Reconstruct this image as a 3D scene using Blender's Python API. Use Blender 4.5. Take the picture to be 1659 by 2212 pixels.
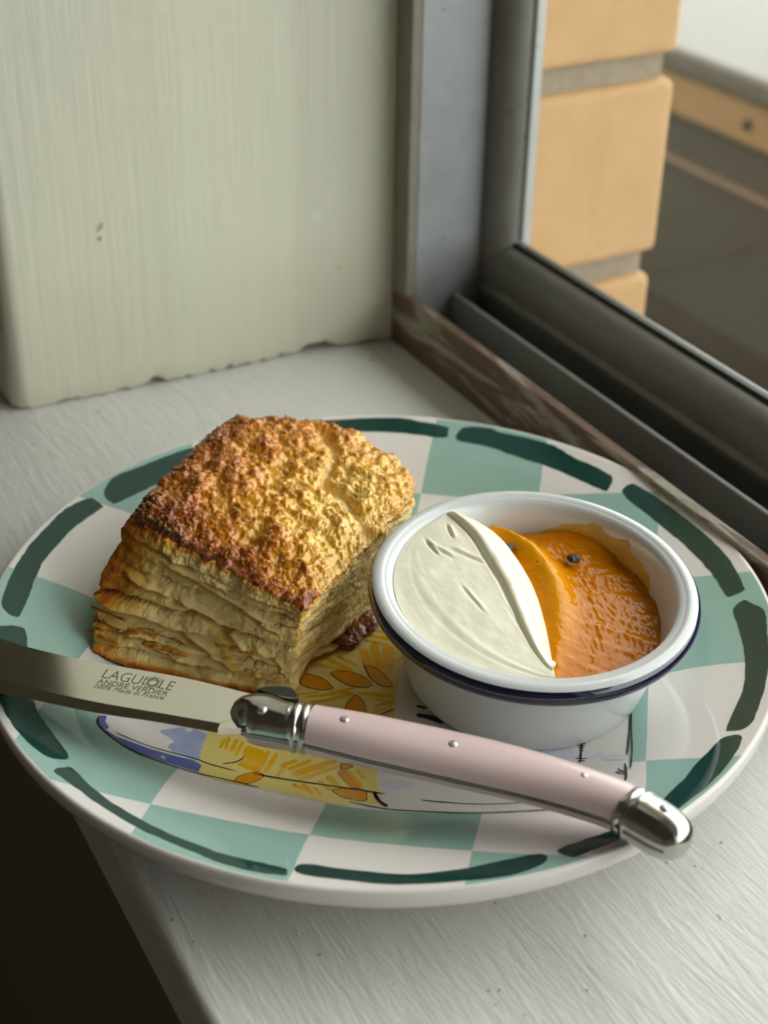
import bpy, bmesh, math, random
import numpy as np
from mathutils import Vector, Matrix
from mathutils.geometry import delaunay_2d_cdt

for o in list(bpy.data.objects):
    bpy.data.objects.remove(o, do_unlink=True)
scene = bpy.context.scene
COL = scene.collection
random.seed(7)
rng = np.random.default_rng(11)

# ------------------------------------------------------------------ camera
PITCH, ROLL = 0.559734697, -0.017246191
CAM_POS = Vector((0.0000551, -0.32249337, 0.250573155))
F_PX = 3182.5
fwd = Vector((0, math.cos(PITCH), -math.sin(PITCH)))
rt = Vector((1, 0, 0))
dn = fwd.cross(rt)
right = math.cos(ROLL) * rt + math.sin(ROLL) * dn
down = -math.sin(ROLL) * rt + math.cos(ROLL) * dn
cam_data = bpy.data.cameras.new('camera')
cam = bpy.data.objects.new('camera', cam_data)
COL.objects.link(cam)
m3 = Matrix((right, -down, -fwd)).transposed()
cam.matrix_world = Matrix.Translation(CAM_POS) @ m3.to_4x4()
cam_data.sensor_fit = 'VERTICAL'
cam_data.sensor_height = 36.0
cam_data.sensor_width = 27.0
cam_data.lens = F_PX / 2212 * 36.0
cam_data.clip_start = 0.01
cam_data.clip_end = 60
cam_data.dof.use_dof = True
cam_data.dof.focus_distance = 0.37
cam_data.dof.aperture_fstop = 13.0
scene.camera = cam

# room axes: U runs along the window towards the viewer, W points out of the window
YAW = 0.510420889
U = Vector((math.sin(YAW), -math.cos(YAW), 0))
W = Vector((math.cos(YAW), math.sin(YAW), 0))
def P(u, w, z):
    return U * u + W * w + Vector((0, 0, z))

# ------------------------------------------------------------------ world + light
world = bpy.data.worlds.new('sky'); scene.world = world
world.use_nodes = True
wn, wl = world.node_tree.nodes, world.node_tree.links
wn.clear()
w_out = wn.new('ShaderNodeOutputWorld'); w_bg = wn.new('ShaderNodeBackground')
w_tc = wn.new('ShaderNodeTexCoord'); w_sep = wn.new('ShaderNodeSeparateXYZ')
w_ramp = wn.new('ShaderNodeValToRGB')
w_ramp.color_ramp.elements[0].position = 0.0
w_ramp.color_ramp.elements[0].color = (0.90, 0.93, 0.94, 1)
w_ramp.color_ramp.elements[1].position = 1.0
w_ramp.color_ramp.elements[1].color = (1.0, 0.985, 0.955, 1)
wl.new(w_tc.outputs['Generated'], w_sep.inputs[0])
wl.new(w_sep.outputs['Z'], w_ramp.inputs[0])
wl.new(w_ramp.outputs[0], w_bg.inputs['Color'])
w_bg.inputs['Strength'].default_value = 5.0
wl.new(w_bg.outputs[0], w_out.inputs[0])

por_d = bpy.data.lights.new('window_portal', 'AREA')
por_d.shape = 'RECTANGLE'; por_d.size = 1.46; por_d.size_y = 1.12
por_d.cycles.is_portal = True
por = bpy.data.objects.new('window_portal', por_d); COL.objects.link(por)
zax = W.copy(); xax = U.copy(); yax = zax.cross(xax)
por.matrix_world = Matrix.Translation(P(0.56, 0.16, 0.585)) @ Matrix((xax, yax, zax)).transposed().to_4x4()

vs = scene.view_settings
scene.display_settings.display_device = 'sRGB'
vs.view_transform = 'Standard'; vs.look = 'None'; vs.gamma = 1.0
vs.exposure = 0.0
vs.use_curve_mapping = False
cy = scene.cycles
cy.max_bounces = 6; cy.diffuse_bounces = 4; cy.glossy_bounces = 4; cy.transmission_bounces = 4; cy.transparent_max_bounces = 8
cy.caustics_reflective = False; cy.caustics_refractive = False
cy.sample_clamp_indirect = 6.0
cy.use_adaptive_sampling = True; cy.adaptive_threshold = 0.1; cy.adaptive_min_samples = 12; cy.use_light_tree = False

# ------------------------------------------------------------------ helpers
def lin(r, g, b):
    f = lambda c: c / 12.92 if c <= 0.04045 else ((c + 0.055) / 1.055) ** 2.4
    return (f(r / 255), f(g / 255), f(b / 255), 1)

class NT:
    def __init__(self, m):
        self.n = m.node_tree.nodes; self.l = m.node_tree.links
    def new(self, t, **kw):
        n = self.n.new(t)
        for k, v in kw.items(): setattr(n, k, v)
        return n
    def put(self, sock, v):
        if isinstance(v, bpy.types.NodeSocket): self.l.new(v, sock)
        else: sock.default_value = v
    def math(self, op, a, b=0.0, c=0.0):
        n = self.new('ShaderNodeMath', operation=op)
        self.put(n.inputs[0], a); self.put(n.inputs[1], b); self.put(n.inputs[2], c)
        return n.outputs[0]
    def mix(self, f, a, b):
        n = self.new('ShaderNodeMix', data_type='RGBA')
        self.put(n.inputs[0], f); self.put(n.inputs[6], a); self.put(n.inputs[7], b)
        return n.outputs[2]
    def coord(self, kind='Object', scale=(1, 1, 1), rot=(0, 0, 0)):
        tc = self.new('ShaderNodeTexCoord'); mp = self.new('ShaderNodeMapping')
        mp.vector_type = 'TEXTURE' if rot != (0, 0, 0) else 'POINT'
        if rot != (0, 0, 0):
            mp.inputs['Rotation'].default_value = rot
            self.l.new(tc.outputs[kind], mp.inputs[0])
            m2 = self.new('ShaderNodeMapping'); m2.inputs['Scale'].default_value = scale
            self.l.new(mp.outputs[0], m2.inputs[0]); return m2.outputs[0]
        mp.inputs['Scale'].default_value = scale
        self.l.new(tc.outputs[kind], mp.inputs[0])
        return mp.outputs[0]
    def noise(self, vec, scale=5.0, detail=4.0, rough=0.55, dist=0.0):
        n = self.new('ShaderNodeTexNoise')
        self.l.new(vec, n.inputs['Vector'])
        n.inputs['Scale'].default_value = scale; n.inputs['Detail'].default_value = detail
        n.inputs['Roughness'].default_value = rough; n.inputs['Distortion'].default_value = dist
        return n.outputs[0]
    def ramp(self, f, stops):
        n = self.new('ShaderNodeValToRGB'); cr = n.color_ramp
        while len(cr.elements) > 1: cr.elements.remove(cr.elements[-1])
        cr.elements[0].position = stops[0][0]; cr.elements[0].color = stops[0][1]
        for p, c in stops[1:]:
            e = cr.elements.new(p); e.color = c
        self.put(n.inputs[0], f)
        return n.outputs[0]
    def bump(self, h, strength=0.5, dist=0.001, prev=None):
        n = self.new('ShaderNodeBump')
        n.inputs['Strength'].default_value = strength; n.inputs['Distance'].default_value = dist
        self.l.new(h, n.inputs['Height'])
        if prev is not None: self.l.new(prev, n.inputs['Normal'])
        return n.outputs[0]
    def attr(self, name):
        n = self.new('ShaderNodeAttribute'); n.attribute_name = name
        return n.outputs['Fac']

def material(name, base=(0.8, 0.8, 0.8, 1), rough=0.5, metal=0.0, coat=0.0, spec=0.5, trans=0.0, sss=0.0, sss_r=(1, .6, .3), sss_s=0.002, ior=1.5, build=None):
    m = bpy.data.materials.new(name); m.use_nodes = True
    b = m.node_tree.nodes['Principled BSDF']
    b.inputs['Base Color'].default_value = base
    b.inputs['Roughness'].default_value = rough
    b.inputs['Metallic'].default_value = metal
    b.inputs['Coat Weight'].default_value = coat
    b.inputs['Coat Roughness'].default_value = 0.04
    b.inputs['Specular IOR Level'].default_value = spec
    b.inputs['Transmission Weight'].default_value = trans
    b.inputs['IOR'].default_value = ior
    if sss:
        b.inputs['Subsurface Weight'].default_value = sss
        b.inputs['Subsurface Radius'].default_value = sss_r
        b.inputs['Subsurface Scale'].default_value = sss_s
    if build: build(NT(m), b)
    return m

def tag(o, label=None, cat=None, group=None, kind=None):
    if label: o['label'] = label
    if cat: o['category'] = cat
    if group: o['group'] = group
    if kind: o['kind'] = kind
    return o

def empty(name, loc):
    o = bpy.data.objects.new(name, None); o.empty_display_size = 0.01
    o.location = loc; COL.objects.link(o); return o

def origin_of(o):
    v = Vector((0, 0, 0))
    while o is not None:
        v += o.location; o = o.parent
    return v

def mk(name, verts, faces, mat, parent=None, loc=None, smooth=True, attrs=None):
    """Mesh object from world-space vertices (parents carry translation only)."""
    verts = np.asarray([tuple(v) for v in verts] if not isinstance(verts, np.ndarray) else verts, dtype=np.float64)
    base = np.array(origin_of(parent)) if parent is not None else np.zeros(3)
    off = np.zeros(3)
    if parent is None and loc is not None: off = np.array(loc, dtype=float)
    vv = (verts - base - off).astype(np.float32)
    me = bpy.data.meshes.new(name)
    if isinstance(faces, np.ndarray):
        nf, k = faces.shape
        me.vertices.add(len(vv)); me.vertices.foreach_set('co', vv.ravel())
        me.loops.add(nf * k); me.loops.foreach_set('vertex_index', faces.ravel().astype(np.int32))
        me.polygons.add(nf); me.polygons.foreach_set('loop_start', np.arange(0, nf * k, k, dtype=np.int32))
        me.polygons.foreach_set('loop_total', np.full(nf, k, dtype=np.int32))
        me.update(calc_edges=True); me.validate()
    else:
        me.from_pydata(vv.tolist(), [], faces); me.validate(); me.update()
    if smooth:
        me.polygons.foreach_set('use_smooth', np.ones(len(me.polygons), dtype=bool))
    if attrs:
        for k, a in attrs.items():
            at = me.attributes.new(k, 'FLOAT', 'POINT'); at.data.foreach_set('value', np.asarray(a, dtype=np.float32))
    if mat: me.materials.append(mat)
    o = bpy.data.objects.new(name, me); COL.objects.link(o)
    if parent is not None: o.parent = parent
    elif loc is not None: o.location = loc
    return o

def sharpen(o, angle=35):
    o.data.set_sharp_from_angle(angle=math.radians(angle))
    return o

def bevel(o, w=0.001, seg=2, angle=40):
    b = o.modifiers.new('bevel', 'BEVEL'); b.width = w; b.segments = seg
    b.limit_method = 'ANGLE'; b.angle_limit = math.radians(angle)
    return o

def box_uwz(u0, u1, w0, w1, z0, z1):
    vs_ = [P(u, w, z) for z in (z0, z1) for (u, w) in ((u0, w0), (u1, w0), (u1, w1), (u0, w1))]
    fs = [(3, 2, 1, 0), (4, 5, 6, 7), (0, 1, 5, 4), (1, 2, 6, 5), (2, 3, 7, 6), (3, 0, 4, 7)]
    # U x W points down, so flip
    return vs_, [tuple(reversed(f)) for f in fs]

def box(name, b, mat, parent=None, bev=0.0, seg=2):
    v, f = box_uwz(*b)
    c = P((b[0] + b[1]) / 2, (b[2] + b[3]) / 2, b[4])
    o = mk(name, v, f, mat, parent, loc=None if parent else c, smooth=False)
    if bev: bevel(o, bev, seg)
    return o

def extrude_u(name, prof, u0, u1, mat, parent=None, nseg=1, jitter=None):
    """Closed (w,z) profile swept along U."""
    n = len(prof); vs_ = []; fs = []
    for k in range(nseg + 1):
        u = u0 + (u1 - u0) * k / nseg
        for (w, z) in prof: vs_.append(P(u, w, z))
    for k in range(nseg):
        for i in range(n):
            j = (i + 1) % n
            fs.append((k * n + i, k * n + j, (k + 1) * n + j, (k + 1) * n + i))
    fs.append(tuple(range(n - 1, -1, -1))); fs.append(tuple(nseg * n + i for i in range(n)))
    c = P((u0 + u1) / 2, prof[0][0], min(p[1] for p in prof))
    o = mk(name, vs_, fs, mat, parent, loc=None if parent else c, smooth=False)
    recalc(o); return o

def extrude_z(name, prof, z0, z1, mat, parent=None):
    n = len(prof)
    vs_ = [P(u, w, z) for z in (z0, z1) for (u, w) in prof]
    fs = [(i, (i + 1) % n, n + (i + 1) % n, n + i) for i in range(n)]
    fs += [tuple(range(n - 1, -1, -1)), tuple(n + i for i in range(n))]
    c = P(prof[0][0], prof[0][1], z0)
    o = mk(name, vs_, fs, mat, parent, loc=None if parent else c, smooth=False)
    recalc(o); return o

def recalc(o):
    bm = bmesh.new(); bm.from_mesh(o.data)
    bmesh.ops.recalc_face_normals(bm, faces=bm.faces); bm.to_mesh(o.data); bm.free()

# vectorised gradient noise
_perm = rng.permutation(256); _perm = np.concatenate([_perm, _perm, _perm])
_grad = rng.normal(size=(256, 3)); _grad /= np.linalg.norm(_grad, axis=1)[:, None]
def perlin(p):
    p = np.asarray(p, float); i = np.floor(p).astype(int); f = p - i
    u = f * f * f * (f * (f * 6 - 15) + 10); i &= 255
    def g(dx, dy, dz):
        h = _perm[_perm[_perm[(i[:, 0] + dx) & 255] + ((i[:, 1] + dy) & 255)] + ((i[:, 2] + dz) & 255)]
        return (_grad[h] * (f - np.array([dx, dy, dz]))).sum(1)
    x0 = g(0,0,0)*(1-u[:,0])+g(1,0,0)*u[:,0]; x1 = g(0,1,0)*(1-u[:,0])+g(1,1,0)*u[:,0]
    x2 = g(0,0,1)*(1-u[:,0])+g(1,0,1)*u[:,0]; x3 = g(0,1,1)*(1-u[:,0])+g(1,1,1)*u[:,0]
    y0 = x0*(1-u[:,1])+x1*u[:,1]; y1 = x2*(1-u[:,1])+x3*u[:,1]
    return (y0*(1-u[:,2])+y1*u[:,2]) * 1.5
def fbm(p, oct=4, gain=0.5):
    s = 0; a = 1; t = 0
    for k in range(oct):
        s = s + a * perlin(np.asarray(p) * 2.03 ** k + 17.3 * k); t += a; a *= gain
    return s / t

def grid_faces(n, m, wrap=False):
    """(n rows, m cols) vertex grid -> quad array"""
    i = np.arange(n - 1)[:, None]; j = np.arange(m if wrap else m - 1)[None, :]
    a = i * m + j; b = i * m + (j + 1) % m; c = (i + 1) * m + (j + 1) % m; d = (i + 1) * m + j
    return np.stack([a, b, c, d], -1).reshape(-1, 4)

def catmull(pts, n, closed=False):
    pts = np.asarray(pts, float); k = len(pts); out = []
    segs = k if closed else k - 1
    t = np.linspace(0, segs, n, endpoint=not closed)
    for x in t:
        i = min(int(x), segs - 1); f = x - i
        if closed: q = [pts[(i + d) % k] for d in (-1, 0, 1, 2)]
        else: q = [pts[max(0, min(k - 1, i + d))] for d in (-1, 0, 1, 2)]
        out.append(0.5 * (2*q[1] + (q[2]-q[0])*f + (2*q[0]-5*q[1]+4*q[2]-q[3])*f*f + (-q[0]+3*q[1]-3*q[2]+q[3])*f**3))
    return np.array(out)

def lathe(prof, seg=160, centre=(0, 0)):
    prof = np.asarray(prof, float); th = np.linspace(0, 2 * np.pi, seg, endpoint=False)
    v = np.stack([np.outer(prof[:, 0], np.cos(th)) + centre[0], np.outer(prof[:, 0], np.sin(th)) + centre[1],
                  np.repeat(prof[:, 1][:, None], seg, 1)], -1).reshape(-1, 3)
    return v, grid_faces(len(prof), seg, wrap=True)

D = {
'dash': [[[-0.03847,0.09487],[-0.0266,0.0994],[-0.00844,0.10279],[0.00354,0.10339],[0.01127,0.1019],[0.02,0.09913],[0.02041,0.097],[0.02022,0.09471],[0.01693,0.09442],[0.00629,0.09646],[-0.00784,0.09671],[-0.02274,0.09412],[-0.03584,0.08893]],[[0.02346,0.09246],[0.02384,0.09641],[0.02673,0.09814],[0.03359,0.09721],[0.03752,0.09472],[0.0455,0.09149],[0.05384,0.0865],[0.06,0.07995],[0.0661,0.07454],[0.07033,0.06877],[0.06862,0.0643],[0.06706,0.06402],[0.05927,0.07105],[0.05134,0.07764],[0.04043,0.08434],[0.03255,0.0891]],[[0.07254,0.06192],[0.07465,0.06481],[0.07717,0.06378],[0.08306,0.05588],[0.08901,0.04546],[0.09445,0.03397],[0.09788,0.02324],[0.09931,0.01188],[0.09906,0.0092],[0.0951,0.00757],[0.0942,0.00872],[0.09308,0.01503],[0.09196,0.02028],[0.08772,0.03223],[0.08403,0.04011],[0.07912,0.0493],[0.07504,0.05605]],[[0.09495,0.00211],[0.09797,0.00468],[0.09982,0.00299],[0.10236,-0.00171],[0.10123,-0.00956],[0.10003,-0.01754],[0.09827,-0.02529],[0.09611,-0.03222],[0.09298,-0.04064],[0.08856,-0.04859],[0.0838,-0.0492],[0.08369,-0.04815],[0.08695,-0.04059],[0.09039,-0.03346],[0.09283,-0.02472],[0.0943,-0.01559],[0.0947,-0.00689],[0.09467,-0.00202]],[[0.08133,-0.05512],[0.08307,-0.05281],[0.08496,-0.05195],[0.08672,-0.05226],[0.0867,-0.05385],[0.0842,-0.05869],[0.07751,-0.06786],[0.07156,-0.07413],[0.06388,-0.08119],[0.05545,-0.08673],[0.04877,-0.0903],[0.04325,-0.09321],[0.04146,-0.09337],[0.03945,-0.09188],[0.04123,-0.09025],[0.0461,-0.08792],[0.05427,-0.08395],[0.06248,-0.07753],[0.07021,-0.06921],[0.07531,-0.06263]],[[-0.0178,-0.09871],[-0.0156,-0.09779],[-0.00424,-0.09954],[0.00691,-0.10031],[0.01822,-0.0985],[0.02966,-0.09497],[0.03552,-0.09348],[0.03738,-0.09456],[0.03517,-0.09704],[0.02814,-0.10039],[0.01805,-0.10203],[0.00417,-0.10334],[-0.00699,-0.10234],[-0.0166,-0.10073]],[[-0.07457,-0.06874],[-0.07334,-0.06718],[-0.07151,-0.06741],[-0.06591,-0.0736],[-0.05624,-0.08164],[-0.04626,-0.0879],[-0.03507,-0.09328],[-0.02637,-0.09605],[-0.02002,-0.09785],[-0.01936,-0.09886],[-0.02025,-0.10002],[-0.03042,-0.09784],[-0.04139,-0.0927],[-0.05289,-0.08651],[-0.06267,-0.07926],[-0.07045,-0.07257]],[[-0.10239,-0.01657],[-0.09974,-0.01293],[-0.09781,-0.01213],[-0.09591,-0.01327],[-0.09426,-0.02025],[-0.09115,-0.03165],[-0.08736,-0.0431],[-0.08463,-0.04846],[-0.08045,-0.05472],[-0.07451,-0.06359],[-0.07699,-0.06478],[-0.08112,-0.06177],[-0.0859,-0.05662],[-0.09013,-0.05047],[-0.09457,-0.04233],[-0.09882,-0.03155]],[[-0.10325,-0.00369],[-0.10369,0.00474],[-0.10335,0.0133],[-0.102,0.02295],[-0.09909,0.03343],[-0.09594,0.04245],[-0.09223,0.04856],[-0.08945,0.05126],[-0.08785,0.05137],[-0.08538,0.0494],[-0.08531,0.04814],[-0.08748,0.04417],[-0.09166,0.03621],[-0.0954,0.02424],[-0.09715,0.01579],[-0.09739,0.00602],[-0.09757,-0.00178],[-0.09787,-0.00704],[-0.09872,-0.00803],[-0.10102,-0.00726]],[[-0.0858,0.05465],[-0.0855,0.05973],[-0.08332,0.06445],[-0.07594,0.07172],[-0.06817,0.07899],[-0.05852,0.08602],[-0.04931,0.09111],[-0.04281,0.09311],[-0.04139,0.08806],[-0.04866,0.08359],[-0.0568,0.07767],[-0.06541,0.07009],[-0.07444,0.06057],[-0.08151,0.0524],[-0.08303,0.05169]]],
'ground': [[-0.06947,-0.04369],[-0.06737,-0.04789],[-0.05782,-0.05378],[-0.04199,-0.05759],[-0.02623,-0.06144],[-0.00848,-0.06616],[0.00348,-0.06808],[0.01958,-0.06974],[0.04189,-0.07376],[0.05082,-0.07298],[0.05717,-0.06664],[0.06119,-0.04475],[0.06475,-0.02345],[0.06604,-0.00288],[0.0421,0.01211],[0.00972,0.01558],[-0.00599,0.01736],[-0.02907,0.01003],[-0.05297,-0.00548],[-0.06053,-0.01385],[-0.06865,-0.02979]],
'yellow': [[-0.04373,-0.05684],[-0.04333,-0.04157],[-0.0422,-0.02485],[-0.0276,-0.01085],[-0.01094,0.00838],[0.0032,0.01317],[0.00602,-0.00278],[0.00429,-0.01881],[0.00361,-0.03466],[-0.0005,-0.05204],[0.00042,-0.06407],[-0.00416,-0.06478],[-0.00849,-0.06577],[-0.02626,-0.06105]],
'petal': [[[-0.02179,-0.01602],[-0.01901,-0.01595],[-0.01522,-0.01782],[-0.0123,-0.02163],[-0.01532,-0.02244],[-0.01934,-0.02134],[-0.0213,-0.01921]],[[-0.01348,-0.01505],[-0.00947,-0.01444],[-0.00539,-0.01607],[-0.00209,-0.01941],[-0.00345,-0.02091],[-0.00713,-0.02077],[-0.01088,-0.01843]],[[-0.00424,-0.01204],[-0.00205,-0.01248],[0.00079,-0.01565],[0.00328,-0.02024],[0.00083,-0.02055],[-0.00196,-0.01819],[-0.00355,-0.01527]],[[-0.00643,-0.02412],[-0.00456,-0.02644],[-0.00357,-0.03063],[-0.00369,-0.03225],[-0.0065,-0.03302],[-0.00895,-0.03077],[-0.00817,-0.02701]],[[-0.03466,-0.05902],[-0.03354,-0.05624],[-0.03005,-0.05425],[-0.02785,-0.05522],[-0.02842,-0.05684],[-0.0313,-0.05915]],[[-0.0114,-0.05989],[-0.00833,-0.05939],[-0.00385,-0.05968],[-0.00274,-0.06215],[-0.0032,-0.06395],[-0.00571,-0.06359],[-0.00936,-0.06217]],[[-0.00933,-0.05071],[-0.00645,-0.05148],[-0.00798,-0.05257],[-0.00911,-0.05281]]],
'hatch': [[[[-0.01661,-0.00756],[-0.00761,-0.01439]],0.000728],[[[-0.01866,-0.01068],[-0.00696,-0.01537]],0.000524],[[[-0.0222,-0.02454],[-0.01588,-0.02342]],0.000408],[[[-0.01973,-0.02543],[-0.00767,-0.02319]],0.000466],[[[-0.01659,-0.02771],[-0.00674,-0.02365]],0.000582],[[[-0.00567,-0.00414],[-0.00295,-0.01426]],0.00099],[[[-0.00221,-0.00195],[-0.00047,-0.01419]],0.001339],[[[0.0013,-0.00185],[0.00108,-0.01365]],0.00099],[[[-0.00615,-0.02315],[0.0036,-0.0248]],0.000757],[[[-0.00154,-0.02589],[0.00301,-0.02718]],0.000466],[[[-0.00295,-0.03154],[0.00301,-0.02859]],0.000524],[[[-0.00549,0.0022],[0.00449,-0.00071]],0.000874],[[[-0.00553,0.00434],[0.00191,0.00294]],0.000582],[[[-0.03754,-0.04149],[-0.03809,-0.04763]],0.000524],[[[-0.03542,-0.04232],[-0.0367,-0.04715]],0.000641],[[[-0.03199,-0.04486],[-0.03346,-0.05407]],0.001339],[[[-0.02929,-0.04609],[-0.03117,-0.05433]],0.001631],[[[-0.02515,-0.04728],[-0.02776,-0.05456]],0.000757],[[[-0.02397,-0.05193],[-0.02011,-0.04972]],0.000757],[[[-0.02094,-0.05478],[-0.01261,-0.0508]],0.001281],[[[-0.01805,-0.05595],[-0.00973,-0.05157]],0.000582],[[[-0.02242,-0.05821],[-0.01998,-0.06122]],0.000466],[[[-0.02074,-0.05812],[-0.01718,-0.06147]],0.000582],[[[-0.01849,-0.05803],[-0.01549,-0.06182]],0.000582],[[[-0.01565,-0.05877],[-0.01353,-0.06216]],0.000524],[[[-0.01244,-0.05498],[-0.00945,-0.05942]],0.000874],[[[-0.00542,-0.05272],[-0.00336,-0.05599]],0.000641],[[[-0.02481,-0.05615],[-0.02237,-0.0502]],0.000582],[[[-0.03862,-0.0424],[-0.03942,-0.04592]],0.000466],[[[-0.03389,-0.04316],[-0.03539,-0.04883]],0.000582],[[[-0.03051,-0.04526],[-0.03258,-0.05445]],0.000699],[[[-0.02723,-0.04647],[-0.02949,-0.05422]],0.000757],[[[-0.02218,-0.05314],[-0.01668,-0.04963]],0.000641],[[[-0.01969,-0.05682],[-0.01141,-0.05245]],0.000524],[[[-0.01459,-0.05127],[-0.0098,-0.04945]],0.000874],[[[-0.0218,-0.05906],[-0.01882,-0.06207]],0.000291],[[[-0.01462,-0.05669],[-0.01138,-0.06031]],0.000699],[[[-0.00798,-0.05278],[-0.00386,-0.05887]],0.000582],[[[-0.02176,-0.01127],[-0.0142,-0.01257]],0.000641],[[[-0.0218,-0.02117],[-0.02396,-0.02554]],0.000466],[[[-0.01375,-0.02336],[-0.0071,-0.02173]],0.000408],[[[-0.00406,-0.00514],[-0.00201,-0.01473]],0.000408],[[[0.00258,-0.00287],[0.00263,-0.01311]],0.000757],[[[-0.0015,-0.02871],[0.00331,-0.0267]],0.000408],[[[-0.01957,-0.02826],[-0.01363,-0.02621]],0.000408],[[[-0.00737,0.00054],[0.00067,-0.0024]],0.000582],[[[-0.01189,-0.00742],[-0.00643,-0.01185]],0.000466]],
'orange': [[[[-0.00967,-0.05325],[-0.00497,-0.05971]],0.001922]],
'line': [[[[-0.06927,-0.04121],[-0.06921,-0.04448],[-0.06782,-0.04721],[-0.06377,-0.05086],[-0.05918,-0.05409],[-0.05339,-0.05568],[-0.04589,-0.05705],[-0.0346,-0.05882],[-0.02851,-0.06038]],0.00035],[[[-0.0644,-0.04736],[-0.05818,-0.04904],[-0.04679,-0.0504],[-0.04165,-0.05224],[-0.0346,-0.05441]],0.00028],[[[-0.03054,-0.05492],[-0.02418,-0.05629],[-0.01508,-0.05798],[-0.0066,-0.05953],[0.00149,-0.06111]],0.00035],[[[-0.0069,-0.06435],[0.0024,-0.06707],[0.01362,-0.06847],[0.02572,-0.07043],[0.03465,-0.07207],[0.04227,-0.07319]],0.00032],[[[0.00994,-0.06319],[0.01679,-0.06442],[0.02487,-0.06572],[0.03516,-0.06703]],0.00025],[[[-0.00105,-0.06068],[-0.00048,-0.06251],[0.00053,-0.06425],[0.00207,-0.0659]],0.0007],[[[0.06426,-0.02694],[0.06317,-0.0338],[0.06155,-0.04243],[0.05959,-0.05223]],0.0004],[[[0.06439,-0.02764],[0.06274,-0.03823],[0.06101,-0.05075],[0.05929,-0.05902]],0.00035],[[[0.05661,-0.05767],[0.05751,-0.05948],[0.05875,-0.05835]],0.00035],[[[0.05587,-0.05904],[0.05734,-0.06057],[0.05818,-0.05997]],0.00035],[[[0.05859,-0.05591],[0.05779,-0.06253],[0.05661,-0.06544]],0.0005],[[[0.05034,-0.04135],[0.0496,-0.04588],[0.04881,-0.05066]],0.0005],[[[0.049,-0.04216],[0.05123,-0.04259]],0.0003],[[[0.04923,-0.04317],[0.05078,-0.04353]],0.0003],[[[0.04923,-0.04417],[0.05055,-0.04452]],0.0003],[[[0.04923,-0.04519],[0.05032,-0.04551]],0.0003],[[[0.04796,-0.04847],[0.05074,-0.04935]],0.0003],[[[0.04838,-0.04964],[0.05007,-0.05027]],0.0003],[[[-0.02179,-0.01602],[-0.01901,-0.01595],[-0.01522,-0.01782],[-0.0123,-0.02163]],0.00016],[[[-0.0123,-0.02163],[-0.01532,-0.02244],[-0.01934,-0.02134],[-0.0213,-0.01921],[-0.02179,-0.01602]],0.00014],[[[-0.01348,-0.01505],[-0.00947,-0.01444],[-0.00539,-0.01607],[-0.00209,-0.01941]],0.00016],[[[-0.00209,-0.01941],[-0.00345,-0.02091],[-0.00713,-0.02077],[-0.01088,-0.01843],[-0.01348,-0.01505]],0.00014],[[[-0.00424,-0.01204],[-0.00205,-0.01248],[0.00079,-0.01565],[0.00328,-0.02024]],0.00016],[[[0.00328,-0.02024],[0.00083,-0.02055],[-0.00196,-0.01819],[-0.00355,-0.01527],[-0.00424,-0.01204]],0.00014],[[[-0.00643,-0.02412],[-0.00456,-0.02644],[-0.00357,-0.03063],[-0.00369,-0.03225]],0.00016],[[[-0.00369,-0.03225],[-0.0065,-0.03302],[-0.00895,-0.03077],[-0.00817,-0.02701],[-0.00643,-0.02412]],0.00014],[[[-0.03466,-0.05902],[-0.03354,-0.05624],[-0.03005,-0.05425],[-0.02785,-0.05522]],0.00016],[[[-0.02785,-0.05522],[-0.02842,-0.05684],[-0.0313,-0.05915],[-0.03466,-0.05902]],0.00014],[[[-0.0114,-0.05989],[-0.00833,-0.05939],[-0.00385,-0.05968],[-0.00274,-0.06215]],0.00016],[[[-0.00274,-0.06215],[-0.0032,-0.06395],[-0.00571,-0.06359],[-0.00936,-0.06217],[-0.0114,-0.05989]],0.00014],[[[-0.00933,-0.05071],[-0.00645,-0.05148],[-0.00798,-0.05257]],0.00016],[[[-0.00798,-0.05257],[-0.00911,-0.05281],[-0.00933,-0.05071]],0.00014],[[[-0.03309,-0.04877],[-0.03491,-0.05078],[-0.03823,-0.05178]],0.0003],[[[-0.0049,-0.01029],[-0.00388,-0.01429],[-0.00259,-0.01747]],0.00016],[[[4e-05,-0.03192],[0.00362,-0.02974]],0.0003]],
'navy': [[[[0.0093,-0.02831],[0.01178,-0.02917]],0.0008],[[[0.00926,-0.0318],[0.0122,-0.03263],[0.01627,-0.03469]],0.0017]],
'paleblue': [[[0.03086,-0.04535],[0.03909,-0.04255],[0.04809,-0.04421],[0.04879,-0.04802],[0.03754,-0.04773]],[[0.0508,-0.04616],[0.05831,-0.05074],[0.05867,-0.05399],[0.05189,-0.04988]],[[0.00012,-0.05695],[0.0068,-0.05645],[0.00901,-0.05802],[0.00236,-0.05947]]],
'blueband': [[-0.06826,-0.04605],[-0.06412,-0.0489],[-0.05798,-0.05024],[-0.04665,-0.05145],[-0.04301,-0.05298],[-0.04189,-0.05663],[-0.04599,-0.05634],[-0.0535,-0.05495],[-0.0593,-0.05341],[-0.06385,-0.05043],[-0.06737,-0.04789]],
'bluetip': [[-0.06935,-0.04197],[-0.06766,-0.04089],[-0.06748,-0.04369],[-0.06622,-0.0458],[-0.06685,-0.04713],[-0.06844,-0.04568]],
'bluepatch': [[-0.05485,-0.0411],[-0.04892,-0.03828],[-0.04346,-0.04035],[-0.04351,-0.04299],[-0.04387,-0.05322],[-0.04665,-0.05145],[-0.05187,-0.04843],[-0.05134,-0.04426]],
'navypatch': [[-0.0611,-0.01412],[-0.05899,-0.01173],[-0.0493,-0.01542],[-0.04642,-0.01924],[-0.05135,-0.0186],[-0.05778,-0.01605]],
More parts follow.
